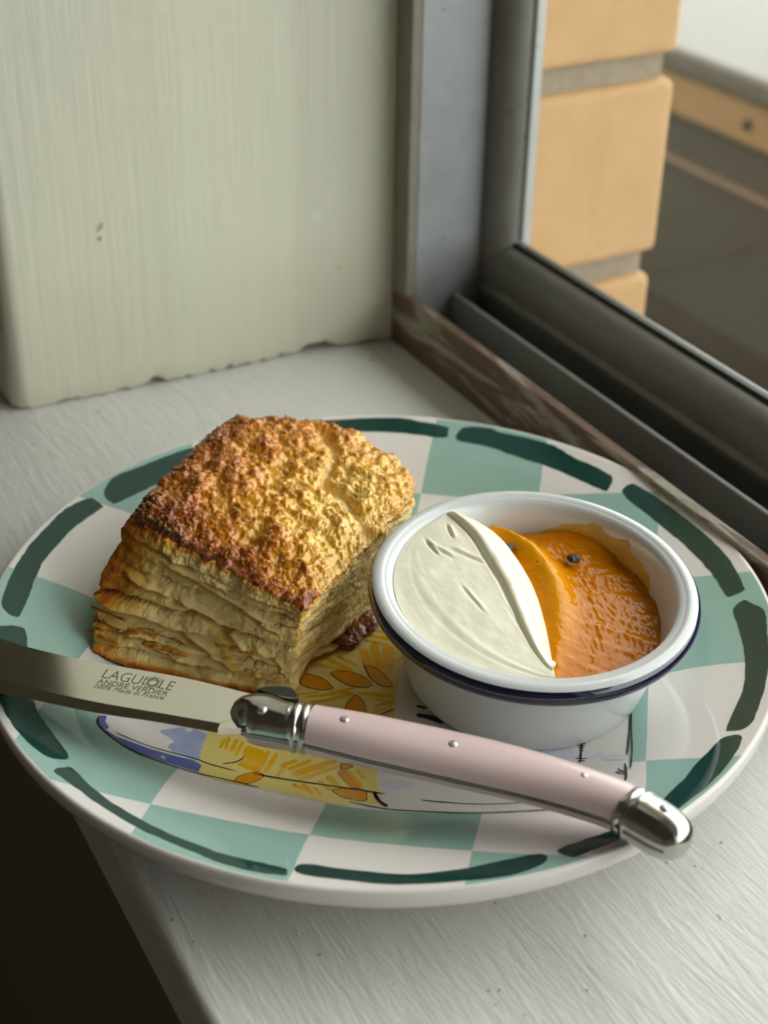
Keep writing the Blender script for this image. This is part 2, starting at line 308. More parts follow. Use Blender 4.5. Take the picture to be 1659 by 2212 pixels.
'handle': [[-0.016181,-0.059517,0.005908,0.0052],[-0.003861,-0.063056,0.006669,0.0051],[0.010596,-0.06745,0.006976,0.0049],[0.024739,-0.072063,0.006945,0.0048],[0.037353,-0.07688,0.006466,0.0048],[0.048163,-0.081925,0.005876,0.0049],[0.05392,-0.085195,0.005692,0.005]],
'bolster': [[-0.03443,-0.056112,0.000831,0.003],[-0.031089,-0.055585,0.005484,0.005],[-0.027649,-0.056291,0.006255,0.0056],[-0.022659,-0.058305,0.00539,0.0056],[-0.016191,-0.059567,0.005858,0.0053]],
'butt': [[0.05392,-0.085195,0.005692,0.005],[0.056456,-0.087833,0.005071,0.0054],[0.058925,-0.090169,0.004644,0.0056],[0.06147,-0.092704,0.003385,0.0056],[0.063378,-0.09459,0.001703,0.0052]],
'spine': [[-0.09596,-0.0268],[-0.0872,-0.03067],[-0.07314,-0.03543],[-0.06065,-0.03862],[-0.04682,-0.0423],[-0.03119,-0.04785],[-0.02438,-0.05031]],
'bevel': [[-0.09237,-0.04239],[-0.08794,-0.04508],[-0.06795,-0.05127],[-0.05256,-0.05508],[-0.03715,-0.05882]],
'edge': [[-0.09143,-0.04693],[-0.08703,-0.04817],[-0.06756,-0.05393],[-0.05232,-0.05718],[-0.03772,-0.06087]],
'text': [["LAGUIOLE",[-0.06775,-0.04218],[-0.05013,-0.04705],[-0.06686,-0.03876]],["ANDRÉ VERDIER",[-0.0685,-0.04431],[-0.05096,-0.04913],[-0.06814,-0.04253]],["100% Made in France",[-0.06886,-0.04607],[-0.05155,-0.0505],[-0.06858,-0.04448]]],
'rivet': [[-0.02731,-0.05896],[-0.00818,-0.06201],[0.01647,-0.0698],[0.04482,-0.07983],[0.06062,-0.09056]],
'bee': [[-0.02938,-0.04823],[-0.02738,-0.04703],[-0.02182,-0.04723],[-0.02006,-0.04898],[-0.0197,-0.05139],[-0.02435,-0.05068]],
'kz': [0.02611,0.026699999999999998],
'stop': [[-0.02001,-0.02439,0.0345],[-0.0149,-0.01428,0.035],[-0.00988,-0.00509,0.035],[-0.00488,0.00349,0.0355],[0.0008,0.01384,0.036],[0.00701,0.02649,0.036],[0.0074,0.03276,0.0375],[0.00385,0.04223,0.039],[-0.00424,0.04986,0.04],[-0.0073,0.05395,0.0415],[-0.01794,0.05645,0.043],[-0.02874,0.05621,0.044],[-0.03682,0.05584,0.0445],[-0.04393,0.05672,0.0445],[-0.04832,0.04956,0.0445],[-0.05266,0.04073,0.0442],[-0.05772,0.02879,0.0435],[-0.06265,0.01794,0.0425],[-0.0658,0.00765,0.0415],[-0.0584,6e-05,0.041],[-0.05121,-0.00478,0.04],[-0.04104,-0.01121,0.0385],[-0.0311,-0.01763,0.037],[-0.02506,-0.02098,0.0355]],
'sbotF': [[-0.02401,-0.02421,0.008],[-0.02164,-0.01763,0.008],[-0.01915,-0.01165,0.008],[-0.01277,-0.00438,0.008],[-0.00726,0.00522,0.008]],
'sbotL': [[-0.07509,-0.01387,0.0122],[-0.06743,-0.01557,0.01],[-0.05878,-0.01708,0.0086],[-0.0425,-0.02168,0.008],[-0.03266,-0.02407,0.008]],
'smidL': [[-0.0744,-0.00382,0.0245]],
'crack': [[-0.01906,0.05139,0.043],[-0.01433,0.03984,0.042],[-0.01596,0.02571,0.042],[-0.01065,0.01898,0.041],[-0.00756,0.01165,0.039],[-0.00344,0.00461,0.037]]
}

# ------------------------------------------------------------------ materials: setting
def b_wall(nt, b):
    co = nt.coord('Object', (1, 1, 1))
    big = nt.noise(co, 9, 4, 0.6)
    col = nt.mix(big, lin(214, 211, 188), lin(224, 220, 200))
    cg = nt.noise(nt.coord('Object', (16, 16, 5)), 1.2, 3, 0.5)
    col = nt.mix(nt.math('MULTIPLY', cg, 0.35), col, lin(188, 199, 188))
    # smudges and flecks on the paint
    tc = nt.new('ShaderNodeTexCoord')
    for (pos, r, c, amt) in WALL_SPOTS:
        d = nt.new('ShaderNodeVectorMath', operation='DISTANCE'); nt.l.new(tc.outputs['Object'], d.inputs[0]); d.inputs[1].default_value = pos
        wob = nt.math('MULTIPLY', nt.noise(nt.coord('Object'), 480, 4, 0.75), r * 2.6)
        f = nt.math('LESS_THAN', nt.math('ADD', d.outputs['Value'], wob), r * 1.7)
        col = nt.mix(nt.math('MULTIPLY', f, amt), col, c)
    nt.put(b.inputs['Base Color'], col)
    st = nt.noise(nt.coord('Object', (260, 260, 9)), 1.0, 5, 0.6)
    st2 = nt.noise(nt.coord('Object', (1, 1, .6)), 55, 4, 0.55)
    h = nt.math('ADD', nt.math('MULTIPLY', st, 0.7), nt.math('MULTIPLY', st2, 0.8))
    nt.put(b.inputs['Normal'], nt.bump(h, 0.35, 0.0012))

def b_sill(nt, b):
    co = nt.coord('Object', (80, 520, 520), rot=(0, 0, YAW - math.pi / 2))
    fine = nt.noise(co, 1.0, 5, 0.65, 0.6)
    co2 = nt.coord('Object', (25, 140, 140), rot=(0, 0, YAW - math.pi / 2))
    mid = nt.noise(co2, 1.0, 4, 0.6, 1.2)
    big = nt.noise(nt.coord('Object'), 16, 4, 0.6)
    col = nt.mix(big, lin(221, 221, 217), lin(232, 231, 226))
    sp = nt.noise(nt.coord('Object'), 330, 2, 0.5)
    spm = nt.math('MULTIPLY', nt.math('GREATER_THAN', sp, 0.735), 0.65)
    col = nt.mix(spm, col, lin(120, 100, 78))
    st = nt.math('MULTIPLY', nt.math('SMOOTH_MIN', nt.math('SUBTRACT', nt.noise(nt.coord('Object'), 42, 5, 0.7), 0.56), 0.25, 0.05), 1.3)
    col = nt.mix(nt.math('MAXIMUM', st, 0.0), col, lin(196, 186, 165))
    nt.put(b.inputs['Base Color'], col)
    h = nt.math('ADD', nt.math('MULTIPLY', fine, 0.55), nt.math('MULTIPLY', mid, 0.8))
    nt.put(b.inputs['Normal'], nt.bump(h, 0.55, 0.0009))

def b_stop(nt, b):
    co = nt.coord('Object', (14, 90, 90), rot=(0, 0, YAW - math.pi / 2))
    a = nt.noise(co, 1.6, 7, 0.68, 0.7)
    peel = nt.ramp(a, [(0.50, (0, 0, 0, 1)), (0.56, (1, 1, 1, 1))])
    wood = nt.mix(nt.noise(nt.coord('Object', (30, 700, 700), rot=(0, 0, YAW - math.pi / 2)), 1, 4, 0.6), lin(82, 60, 46), lin(116, 90, 70))
    paint = nt.mix(nt.noise(nt.coord('Object'), 60, 4, 0.6), lin(132, 124, 106), lin(170, 163, 146))
    nt.put(b.inputs['Base Color'], nt.mix(peel, wood, paint))
    nt.put(b.inputs['Normal'], nt.bump(nt.math('ADD', a, nt.math('MULTIPLY', nt.noise(nt.coord('Object', (60, 900, 900), rot=(0, 0, YAW - math.pi / 2)), 1, 3, 0.6), 0.4)), 0.6, 0.0012))

def alu(dark):
    def f(nt, b):
        a = nt.noise(nt.coord('Object', (18, 18, 18)), 2.2, 5, 0.65)
        c0, c1 = dark
        col = nt.mix(a, c0, c1)
        dirt = nt.noise(nt.coord('Object'), 160, 4, 0.7)
        col = nt.mix(nt.math('MULTIPLY', nt.math('GREATER_THAN', dirt, 0.66), 0.45), col, lin(88, 82, 72))
        nt.put(b.inputs['Base Color'], col)
        nt.put(b.inputs['Roughness'], nt.math('MULTIPLY_ADD', a, 0.25, 0.32))
        nt.put(b.inputs['Normal'], nt.bump(nt.noise(nt.coord('Object', (30, 30, 30)), 9, 4, 0.6), 0.12, 0.001))
    return f

def b_brick(nt, b):
    a = nt.noise(nt.coord('Object'), 45, 5, 0.65)
    col = nt.mix(a, lin(190, 150, 102), lin(212, 174, 124))
    nt.put(b.inputs['Base Color'], col)
    nt.put(b.inputs['Normal'], nt.bump(nt.noise(nt.coord('Object'), 500, 5, 0.7), 0.5, 0.001))

def b_mortar(nt, b):
    a = nt.noise(nt.coord('Object'), 120, 5, 0.7)
    nt.put(b.inputs['Base Color'], nt.mix(a, lin(150, 136, 116), lin(182, 168, 146)))
    nt.put(b.inputs['Normal'], nt.bump(nt.noise(nt.coord('Object'), 380, 5, 0.7), 0.8, 0.002))

def b_floor(nt, b):
    a = nt.noise(nt.coord('Object', (2, 30, 2)), 2, 5, 0.6)
    nt.put(b.inputs['Base Color'], nt.mix(a, lin(112, 88, 68), lin(134, 106, 82)))

def b_ground(nt, b):
    a = nt.noise(nt.coord('Object'), 5, 6, 0.65)
    nt.put(b.inputs['Base Color'], nt.mix(a, lin(66, 62, 56), lin(86, 80, 72)))

def plain_noise(c0, c1, sc, bump=0.0, bs=200):
    def f(nt, b):
        nt.put(b.inputs['Base Color'], nt.mix(nt.noise(nt.coord('Object'), sc, 4, 0.6), c0, c1))
        if bump: nt.put(b.inputs['Normal'], nt.bump(nt.noise(nt.coord('Object'), bs, 4, 0.6), bump, 0.001))
    return f

WALL_LOC = P(-0.183, -0.047, 0.0)
def wspot(u, w, z): return tuple(P(u, w, z) - WALL_LOC)
WALL_SPOTS = [(wspot(-.1838, -.0102, .0642), .0030, lin(140, 140, 122), 0.75), (wspot(-.1838, -.0106, .0600), .0018, lin(112, 112, 96), 0.85),
              (wspot(-.1808, .0800, .0331), .0016, lin(206, 186, 52), 0.9), (wspot(-.1815, .0716, .0549), .0042, lin(228, 228, 216), 0.6),
              (wspot(-.1808, .0850, .0635), .0012, lin(120, 118, 104), 0.8), (wspot(-.182, .064, .0741), .0010, lin(128, 124, 108), 0.7)]
M = {}
M['wall'] = material('cream_wall_paint', rough=0.42, build=b_wall)
M['sill'] = material('white_sill_paint', rough=0.38, build=b_sill)
M['stop'] = material('peeling_wood', rough=0.6, build=b_stop)
M['alu'] = material('grey_aluminium', rough=0.4, metal=0.35, build=alu((lin(146, 149, 150), lin(172, 175, 176))))
M['alu_dark'] = material('weathered_aluminium', rough=0.4, metal=0.2, build=alu((lin(112, 110, 105), lin(136, 134, 128))))
M['alu_light'] = material('pale_aluminium', rough=0.4, metal=0.2, build=alu((lin(176, 178, 174), lin(200, 202, 198))))
M['jamb_wood'] = material('stained_jamb', rough=0.55, build=plain_noise(lin(112, 104, 90), lin(146, 140, 126), 40, 0.3))
M['gasket'] = material('dark_gasket', rough=0.6, build=plain_noise(lin(38, 44, 38), lin(52, 58, 50), 60))
M['brick'] = material('tan_brick', rough=0.85, build=b_brick)
M['mortar'] = material('grey_mortar', rough=0.95, build=b_mortar)
M['floor'] = material('dark_floorboards', rough=0.5, build=b_floor)
M['room'] = material('dim_room_paint', rough=0.8, build=plain_noise(lin(210, 202, 190), lin(218, 210, 198), 4))
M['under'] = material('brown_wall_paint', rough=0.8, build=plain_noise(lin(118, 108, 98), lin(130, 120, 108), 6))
M['ground'] = material('asphalt', rough=0.9, build=b_ground)
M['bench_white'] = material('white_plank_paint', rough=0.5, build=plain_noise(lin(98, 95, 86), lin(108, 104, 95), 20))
M['bench_tan'] = material('tan_timber', rough=0.7, build=plain_noise(lin(168, 138, 98), lin(186, 154, 112), 25))
M['bench_dark'] = material('charcoal_board', rough=0.8, build=plain_noise(lin(78, 74, 68), lin(92, 88, 80), 14))
M['bench_line'] = material('pinkish_batten', rough=0.7, build=plain_noise(lin(150, 128, 110), lin(160, 138, 120), 30))
M['screw'] = material('dark_screw', rough=0.4, metal=0.8, base=lin(70, 66, 60))

gm = bpy.data.materials.new('window_glass'); gm.use_nodes = True
nt = NT(gm); nt.n.clear()
go = nt.new('ShaderNodeOutputMaterial'); tr = nt.new('ShaderNodeBsdfTransparent'); gl = nt.new('ShaderNodeBsdfGlossy')
gl.inputs['Roughness'].default_value = 0.02; tr.inputs[0].default_value = (0.955, 0.965, 0.95, 1)
df = nt.new('ShaderNodeBsdfDiffuse'); df.inputs[0].default_value = lin(200, 190, 170)
lw = nt.new('ShaderNodeLayerWeight'); lw.inputs[0].default_value = 0.5
schl = nt.math('MULTIPLY_ADD', nt.math('POWER', lw.outputs['Facing'], 5.0), 0.9, 0.04)
mxs = nt.new('ShaderNodeMixShader'); nt.l.new(schl, mxs.inputs[0]); nt.l.new(tr.outputs[0], mxs.inputs[1]); nt.l.new(gl.outputs[0], mxs.inputs[2])
mx2 = nt.new('ShaderNodeMixShader')   # thin film of dust on the pane
dust = nt.math('MULTIPLY', nt.noise(nt.coord('Object'), 12, 4, 0.6), 0.05)
nt.l.new(dust, mx2.inputs[0]); nt.l.new(mxs.outputs[0], mx2.inputs[1]); nt.l.new(df.outputs[0], mx2.inputs[2])
nt.l.new(mx2.outputs[0], go.inputs[0])
M['glass'] = gm

# ------------------------------------------------------------------ the setting
UR = 1.30          # right end of the window opening
ZT = 1.14          # its top
# left reveal: plan outline with a rounded arris, ragged bottom edge where it meets the sill
plan = [(-0.75, -0.047)]
for k in range(9):
    a = math.pi / 2 * k / 8
    plan.append((-0.1915 + 0.0062 * math.sin(a), -0.0408 - 0.0062 * math.cos(a)))
ws = np.linspace(-0.034, 0.1012, 110)
for w_ in ws:
    plan.append((float(np.interp(w_, [-.044, .0164, .0629, .0829, .1012], [-.1856, -.1828, -.1826, -.1806, -.1783])), float(w_)))
plan += [(-0.1783, 0.105), (-0.75, 0.105)]
zs = [0.0, 0.004, 0.009, 0.016, 0.03, 0.06, 0.12, 0.3, ZT + 0.5]
pv = []; n_ = len(plan)
nz = fbm(np.array([[w * 160, 3.3, 0] for (u, w) in plan]), 4, 0.65)
nz2 = fbm(np.array([[w * 45, 7.7, 0] for (u, w) in plan]), 3)
for zi, z in enumerate(zs):
    for i, (u, w) in enumerate(plan):
        du = 0
        zz = z
        if zi == 0:
            hole = 0.0042 * math.exp(-((w - 0.0715) / 0.0055) ** 2) + 0.002 * math.exp(-((w - 0.005) / 0.004) ** 2)
            zz = 0.0005 + 0.0024 * max(0, nz[i] + 0.08) * 1.6 + hole
            du = -0.0008 + 0.0006 * nz2[i]
        elif zi < 5: du = 0.0006 * nz2[i] * (1 - zi / 5)
        pv.append(P(u + du, w, zz if zi else zz))
pf = []
for zi in range(len(zs) - 1):
    for i in range(n_):
        j = (i + 1) % n_
        pf.append((zi * n_ + i, zi * n_ + j, (zi + 1) * n_ + j, (zi + 1) * n_ + i))
pf.append(tuple(range(n_))); pf.append(tuple((len(zs) - 1) * n_ + i for i in range(n_)))
wall_left = mk('wall_left', pv, pf, M['wall'], loc=WALL_LOC); recalc(wall_left); sharpen(wall_left, 50)
tag(wall_left, 'cream painted window reveal wall with brush marks', kind='structure')

# window board with a rounded nosing
prof = [(0.112, 0.0), (-0.0868, 0.0)]
for k in range(1, 7):
    a = math.pi / 2 * k / 6
    prof.append((-0.0868 - 0.0026 * math.sin(a), -0.0026 + 0.0026 * math.cos(a)))
prof += [(-0.0894, -0.0195), (-0.087, -0.022), (0.112, -0.022)]
sill = extrude_u('window_sill', prof, -0.30, UR + 0.06, M['sill'])
for p_ in sill.data.polygons: p_.use_smooth = True
sharpen(sill, 30)
tag(sill, 'white painted window sill with brush marks and rounded front edge', kind='structure')
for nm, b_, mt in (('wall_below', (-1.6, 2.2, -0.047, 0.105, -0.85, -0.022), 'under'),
                   ('wall_right', (UR, 2.2, -0.047, 0.105, 0.0, ZT), 'wall'),
                   ('wall_top', (-0.7, 2.2, -0.047, 0.105, ZT, 1.65), 'wall'),
                   ('wall_far', (-1.6, -0.75, -0.047, 0.105, -0.022, 1.65), 'wall'),
                   ('wall_side', (-1.7, -1.6, -3.2, 0.105, -0.85, 1.65), 'room'),
                   ('wall_opposite', (2.2, 2.3, -3.2, 0.105, -0.85, 1.65), 'room'),
                   ('wall_back', (-1.7, 2.3, -3.3, -3.2, -0.85, 1.65), 'room'),
                   ('ceiling', (-1.7, 2.3, -3.3, 0.105, 1.65, 1.75), 'room'),
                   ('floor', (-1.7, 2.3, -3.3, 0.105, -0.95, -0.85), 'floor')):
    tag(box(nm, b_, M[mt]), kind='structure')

# wooden stop at the foot of the frame + the same stop up the jamb
trim = box('trim_1', (-0.1783, UR, 0.1016, 0.1058, 0.0, 0.0222), M['stop'], bev=0.0006)
tag(trim, 'low wooden window stop with peeling paint', kind='structure')
trim2 = box('trim_2', (-0.1800, -0.1676, 0.1018, 0.1058, 0.0222, ZT), M['jamb_wood'], bev=0.0005)
tag(trim2, 'narrow stained jamb strip beside the cream wall', kind='structure')

win = empty('window_1', P(0.3, 0.13, 0)); tag(win, 'grey aluminium sliding window', kind='structure')
box('jamb', (-0.1980, -0.1676, 0.1058, 0.1505, -0.004, ZT), M['alu'], win, bev=0.0005)
box('outer_jamb_lip', (-0.2200, -0.1640, 0.1512, 0.1550, -0.004, ZT), M['alu_light'], win, bev=0.0004)
box('far_jamb', (UR - 0.012, UR, 0.1058, 0.1546, -0.004, ZT), M['alu'], win)
box('head', (-0.1676, UR - 0.012, 0.1058, 0.1546, ZT - 0.012, ZT), M['alu'], win)
box('track_bed', (-0.1676, UR - 0.012, 0.1058, 0.1546, -0.006, 0.0045), M['alu_dark'], win)
box('track_fin', (-0.1660, UR - 0.012, 0.1216, 0.1236, 0.0045, 0.0207), M['alu'], win, bev=0.0005)
box('track_kerb', (-0.1676, UR - 0.012, 0.1058, 0.1075, 0.0045, 0.0120), M['alu_dark'], win)
rp = [(0.1345, 0.006), (0.1345, 0.0196), (0.1328, 0.0204), (0.1326, 0.0225), (0.1345, 0.0240), (0.1345, 0.0296)]
for k in range(1, 8):
    a = math.pi / 2 * k / 7
    rp.append((0.1345 + 0.0085 * (1 - math.cos(a)) , 0.0296 + 0.0092 * math.sin(a)))
rp += [(0.1462, 0.0390), (0.1485, 0.0390), (0.1485, 0.006)]
rail = extrude_u('bottom_rail', rp, -0.1676, UR - 0.012, M['alu_dark'], win)
for p_ in rail.data.polygons: p_.use_smooth = True
sharpen(rail, 35)
sp_ = [(-0.1676, 0.1345), (-0.1660, 0.1345)]
for k in range(1, 8):
    a = math.pi / 2 * k / 7
    sp_.append((-0.1660 + 0.0085 * math.sin(a), 0.1345 + 0.0085 * (1 - math.cos(a))))
sp_ += [(-0.1575, 0.1440), (-0.1585, 0.1450), (-0.1676, 0.1450)]
stile = extrude_z('stile', sp_, 0.0305, ZT - 0.012, M['alu_dark'], win)
for p_ in stile.data.polygons: p_.use_smooth = True
sharpen(stile, 35)
box('gasket', (-0.1660, UR - 0.012, 0.1432, 0.1452, 0.0388, 0.0404), M['gasket'], win)
box('glass_pane', (-0.1676, UR - 0.012, 0.1452, 0.1466, 0.0380, ZT - 0.012), M['glass'], win)

# brick reveal outside
bw = empty('wall_exterior', P(-0.25, 0.2, -0.35)); tag(bw, 'tan brick pier outside the window with grey mortar', kind='structure')
box('mortar_core', (-0.42, -0.2050, 0.1546, 0.2440, -0.36, ZT), M['mortar'], bw)
box('mortar_far', (-0.75, -0.42, 0.105, 0.2440, -0.36, ZT + 0.5), M['mortar'], bw)
courses = []
zz = 0.0027 - 0.0870 * 4
while zz < ZT:
    courses.append(zz); zz += 0.0870
for k, z0 in enumerate(courses):
    wob = random.uniform(-0.0012, 0.0012)
    box('brick', (-0.42, -0.2000, 0.1556, 0.2485 + wob, z0, z0 + 0.0762), M['brick'], bw, bev=0.0035, seg=3)
tag(box('ground', (-3.5, 4, 0.2485, 6, -0.42, -0.36), M['ground']), 'dark asphalt ground outside the window', kind='structure')
tag(box('added_shade_eave', (-2.0, 3.0, 0.105, 1.0, 1.70, 1.76), M['bench_white']), 'unseen eave added above the window to shade the bench', kind='structure')  # added out of view to block high sky light from the bench
# low planks outside
bench = empty('garden_bench', P(-0.5, 0.7, -0.36)); tag(bench, 'pale topped outdoor bench with tan timber edge beyond the brick pier', 'bench')
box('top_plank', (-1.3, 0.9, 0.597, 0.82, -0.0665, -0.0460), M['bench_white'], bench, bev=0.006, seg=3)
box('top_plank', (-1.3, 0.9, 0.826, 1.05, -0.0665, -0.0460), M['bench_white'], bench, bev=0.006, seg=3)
box('apron', (-1.3, 0.9, 0.602, 0.632, -0.0975, -0.0665), M['bench_tan'], bench, bev=0.002)
box('lower_board', (-1.3, 0.9, 0.612, 0.632, -0.1345, -0.0975), M['bench_dark'], bench)
box('batten', (-1.3, 0.9, 0.604, 0.632, -0.1375, -0.1335), M['bench_line'], bench, bev=0.001)
box('lower_board', (-1.3, 0.9, 0.610, 0.632, -0.36, -0.1375), M['bench_dark'], bench)
sv, sf = lathe([(0.0, 0.0), (0.0045, 0.0), (0.005, -0.002), (0.005, -0.004)], 20)
sc_ = P(-0.5332, 0.6005, -0.0825)
sv = np.array([tuple(sc_ + U * float(a) + Vector((0, 0, float(b))) - W * float(c)) for a, b, c in sv])
mk('screw', sv, sf, M['screw'], bench)

# ------------------------------------------------------------------ plate
R_ = 0.105
_pr = np.linspace(0, 0.12, 1201)
_ps = np.interp(_pr, [0.060, 0.076, 0.090, 0.120], [0, 0.5, 0.27, 0.27])
_pz = 0.0075 + np.concatenate([[0], np.cumsum((_ps[1:] + _ps[:-1]) / 2 * np.diff(_pr))])
def prof_z(r): return np.interp(np.asarray(r, float), _pr, _pz)
GA = math.radians(9.9)
def b_plate(nt, b):
    tc = nt.new('ShaderNodeTexCoord'); s = nt.new('ShaderNodeSeparateXYZ'); nt.l.new(tc.outputs['Object'], s.inputs[0])
    x, y, z = s.outputs
    wob = nt.math('MULTIPLY', nt.math('SUBTRACT', nt.noise(nt.coord('Object'), 60, 3, 0.6), 0.5), 0.0009)
    ca, sa = math.cos(GA), math.sin(GA)
    e1 = nt.math('ADD', nt.math('SUBTRACT', nt.math('MULTIPLY', x, ca), nt.math('MULTIPLY', y, sa)), wob)
    e2 = nt.math('ADD', nt.math('ADD', nt.math('MULTIPLY', x, sa), nt.math('MULTIPLY', y, ca)), wob)
    i = nt.math('FLOOR', nt.math('DIVIDE', nt.math('ADD', e1, 0.0010), 0.0366))
    j = nt.math('FLOOR', nt.math('DIVIDE', nt.math('ADD', e2, 0.0053), 0.0393))
    par = nt.math('FLOORED_MODULO', nt.math('ADD', i, j), 2.0)
    green = nt.math('LESS_THAN', par, 0.5)
    r = nt.math('SQRT', nt.math('ADD', nt.math('MULTIPLY', x, x), nt.math('MULTIPLY', y, y)))
    inside = nt.math('LESS_THAN', nt.math('ADD', r, wob), 0.1038)
    nz = nt.new('ShaderNodeNewGeometry'); sn = nt.new('ShaderNodeSeparateXYZ'); nt.l.new(nz.outputs['Normal'], sn.inputs[0])
    inside = nt.math('MULTIPLY', inside, nt.attr('top'))
    var = nt.noise(nt.coord('Object'), 26, 4, 0.6)
    gcol = nt.mix(var, lin(146, 182, 171), lin(158, 192, 181))
    wcol = nt.mix(var, lin(225, 219, 214), lin(232, 228, 223))
    nt.put(b.inputs['Base Color'], nt.mix(nt.math('MULTIPLY', green, inside), wcol, gcol))
M['plate'] = material('glazed_checked_china', rough=0.06, spec=0.5, build=b_plate)
plate = empty('dinner_plate', (0, 0, 0))
tag(plate, 'round china plate with sage green checks and dark green rim dashes on the sill', 'plate')
prof = [(0.0004, 0.0075)] + [(r, float(prof_z(r))) for r in np.linspace(0.004, 0.1036, 92)]
zt = float(prof_z(0.1036))
prof += [(0.1042, zt + 0.00012), (0.1047, zt - 0.0002), (0.1050, zt - 0.0008), (0.1051, zt - 0.0017), (0.1050, zt - 0.0030), (0.1046, zt - 0.0044), (0.1038, zt - 0.0056), (0.1025, zt - 0.0066)]
ntop = len(prof)
prof += [(0.0975, 0.0130), (0.088, 0.0096), (0.076, 0.0058), (0.0665, 0.0032), (0.064, 0.0004), (0.062, 0.0), (0.0605, 0.0004), (0.059, 0.0025), (0.03, 0.003), (0.0004, 0.003)]
pv, pf = lathe(prof, 256)
topa = np.repeat((np.arange(len(prof)) < 94).astype(float), 256)
mk('plate_body', pv, pf, M['plate'], plate, attrs={'top': topa})

def glaze(name, c0, c1, sc=70, rough=0.06):
    return material(name, rough=rough, spec=0.5, build=plain_noise(c0, c1, sc))
M['dash'] = glaze('dark_green_glaze', lin(24, 60, 53), lin(34, 74, 66))
M['pground'] = glaze('ivory_glaze', lin(222, 217, 214), lin(230, 226, 222))
M['pyellow'] = glaze('pale_yellow_glaze', lin(226, 206, 120), lin(234, 216, 136), 110)
M['phatch'] = glaze('golden_glaze', lin(222, 166, 14), lin(236, 184, 26), 160)
M['porange'] = glaze('amber_glaze', lin(216, 140, 22), lin(228, 156, 30), 200)
M['pline'] = glaze('black_line_glaze', lin(26, 24, 26), lin(38, 36, 38))
M['pblue'] = glaze('cobalt_glaze', lin(70, 92, 160), lin(96, 118, 180), 300)
M['pblue2'] = glaze('pale_cobalt_glaze', lin(130, 150, 200), lin(190, 200, 222), 140)
M['pblue3'] = glaze('faint_blue_glaze', lin(206, 210, 222), lin(214, 217, 226), 200)
M['pnavy'] = glaze('navy_glaze', lin(26, 32, 70), lin(36, 44, 88))

def decal(name, poly, mat, lift, spacing=0.0035, rough=0.0, sub=4, seed=0):
    """Filled painted patch lying on the glaze."""
    poly = catmull(poly, len(poly) * sub, closed=True)
    if rough:
        n1 = fbm(np.c_[poly * 420, np.full(len(poly), seed * 3.1)], 3, 0.6)
        n2 = fbm(np.c_[poly * 420 + 50, np.full(len(poly), seed * 3.1)], 3, 0.6)
        poly = poly + np.c_[n1, n2] * rough
    r = np.hypot(poly[:, 0], poly[:, 1]); k = np.minimum(1, 0.1035 / np.maximum(r, 1e-6)); poly = poly * k[:, None]
    pts = [Vector(p) for p in poly]; n = len(pts)
    lo, hi = poly.min(0), poly.max(0); inner = []
    xs = np.arange(lo[0], hi[0], spacing); ys = np.arange(lo[1], hi[1], spacing)
    for a, x in enumerate(xs):
        for y in ys:
            q = (x, y + (spacing / 2 if a % 2 else 0))
            if np.min(np.hypot(poly[:, 0] - q[0], poly[:, 1] - q[1])) > spacing * 0.4: inner.append(Vector(q))
    v, e, f, *_ = delaunay_2d_cdt(pts + inner, [(i, (i + 1) % n) for i in range(n)], [], 1, 1e-7)
    va = np.array([(p.x, p.y) for p in v])
    z = prof_z(np.hypot(va[:, 0], va[:, 1])) + lift
    vv = np.c_[va, z]; ff = []
    for t in f:
        a, b, c = (va[i] for i in t[:3])
        ff.append(tuple(t) if (b[0]-a[0])*(c[1]-a[1])-(b[1]-a[1])*(c[0]-a[0]) > 0 else tuple(reversed(t)))
    return mk(name, vv, ff, mat, plate)

def stroke(name, pts, width, mat, lift, taper=True, wob=0.25, n=24, seed=0):
    pts = catmull(pts, n) if len(pts) > 2 else np.linspace(pts[0], pts[1], n)
    d = np.gradient(pts, axis=0); d /= np.linalg.norm(d, axis=1)[:, None] + 1e-12
    nrm = np.c_[-d[:, 1], d[:, 0]]
    t = np.linspace(0, 1, n)
    w = width / 2 * (1 + wob * fbm(np.c_[t * 6, np.full(n, seed * 1.7), np.zeros(n)], 3))
    if taper: w = w * np.clip(np.minimum(t, 1 - t) * 9 + 0.25, 0, 1)
    a = pts + nrm * w[:, None]; b = pts - nrm * w[:, None]
    va = np.concatenate([b, a]); z = prof_z(np.hypot(va[:, 0], va[:, 1])) + lift
    f = [(i, i + 1, n + i + 1, n + i) for i in range(n - 1)]
    return mk(name, np.c_[va, z], f, mat, plate)

for k, d in enumerate(D['dash']):
    d = np.array(d); rd = np.hypot(d[:, 0], d[:, 1]); sc_ = 1.3 if k in (4, 5, 6, 7) else 1.0
    d = d * ((min(rd.max(), 0.1030) - (rd.max() - rd) * sc_) / rd)[:, None]
    decal('painted_dash', d, M['dash'], 0.00008, 0.003, 0.00045, 5, k)
decal('painted_ground', D['ground'], M['pground'], 0.00006, 0.004, 0.0)
decal('painted_panel', D['yellow'], M['pyellow'], 0.00010, 0.005, 0.0003)
for k, p_ in enumerate(D['paleblue']): decal('painted_smudge', p_, M['pblue3'], 0.00010, 0.004, 0.0006, 5, k)
decal('painted_smudge', D['bluepatch'], M['pblue2'], 0.00011, 0.004, 0.0006, 5, 8)
decal('painted_band', D['blueband'], M['pblue'], 0.00013, 0.004, 0.0002, 5, 9)
decal('painted_band', D['bluetip'], M['pblue'], 0.00013, 0.004, 0.0004, 5, 10)
decal('painted_band', D['navypatch'], M['pnavy'], 0.00013, 0.004, 0.0003, 5, 11)
for k, (p_, w_) in enumerate(D['hatch']): stroke('painted_stroke', p_, w_ * 1.75, M['phatch'], 0.00013 + 0.000001 * k, True, 0.5, 16, k)
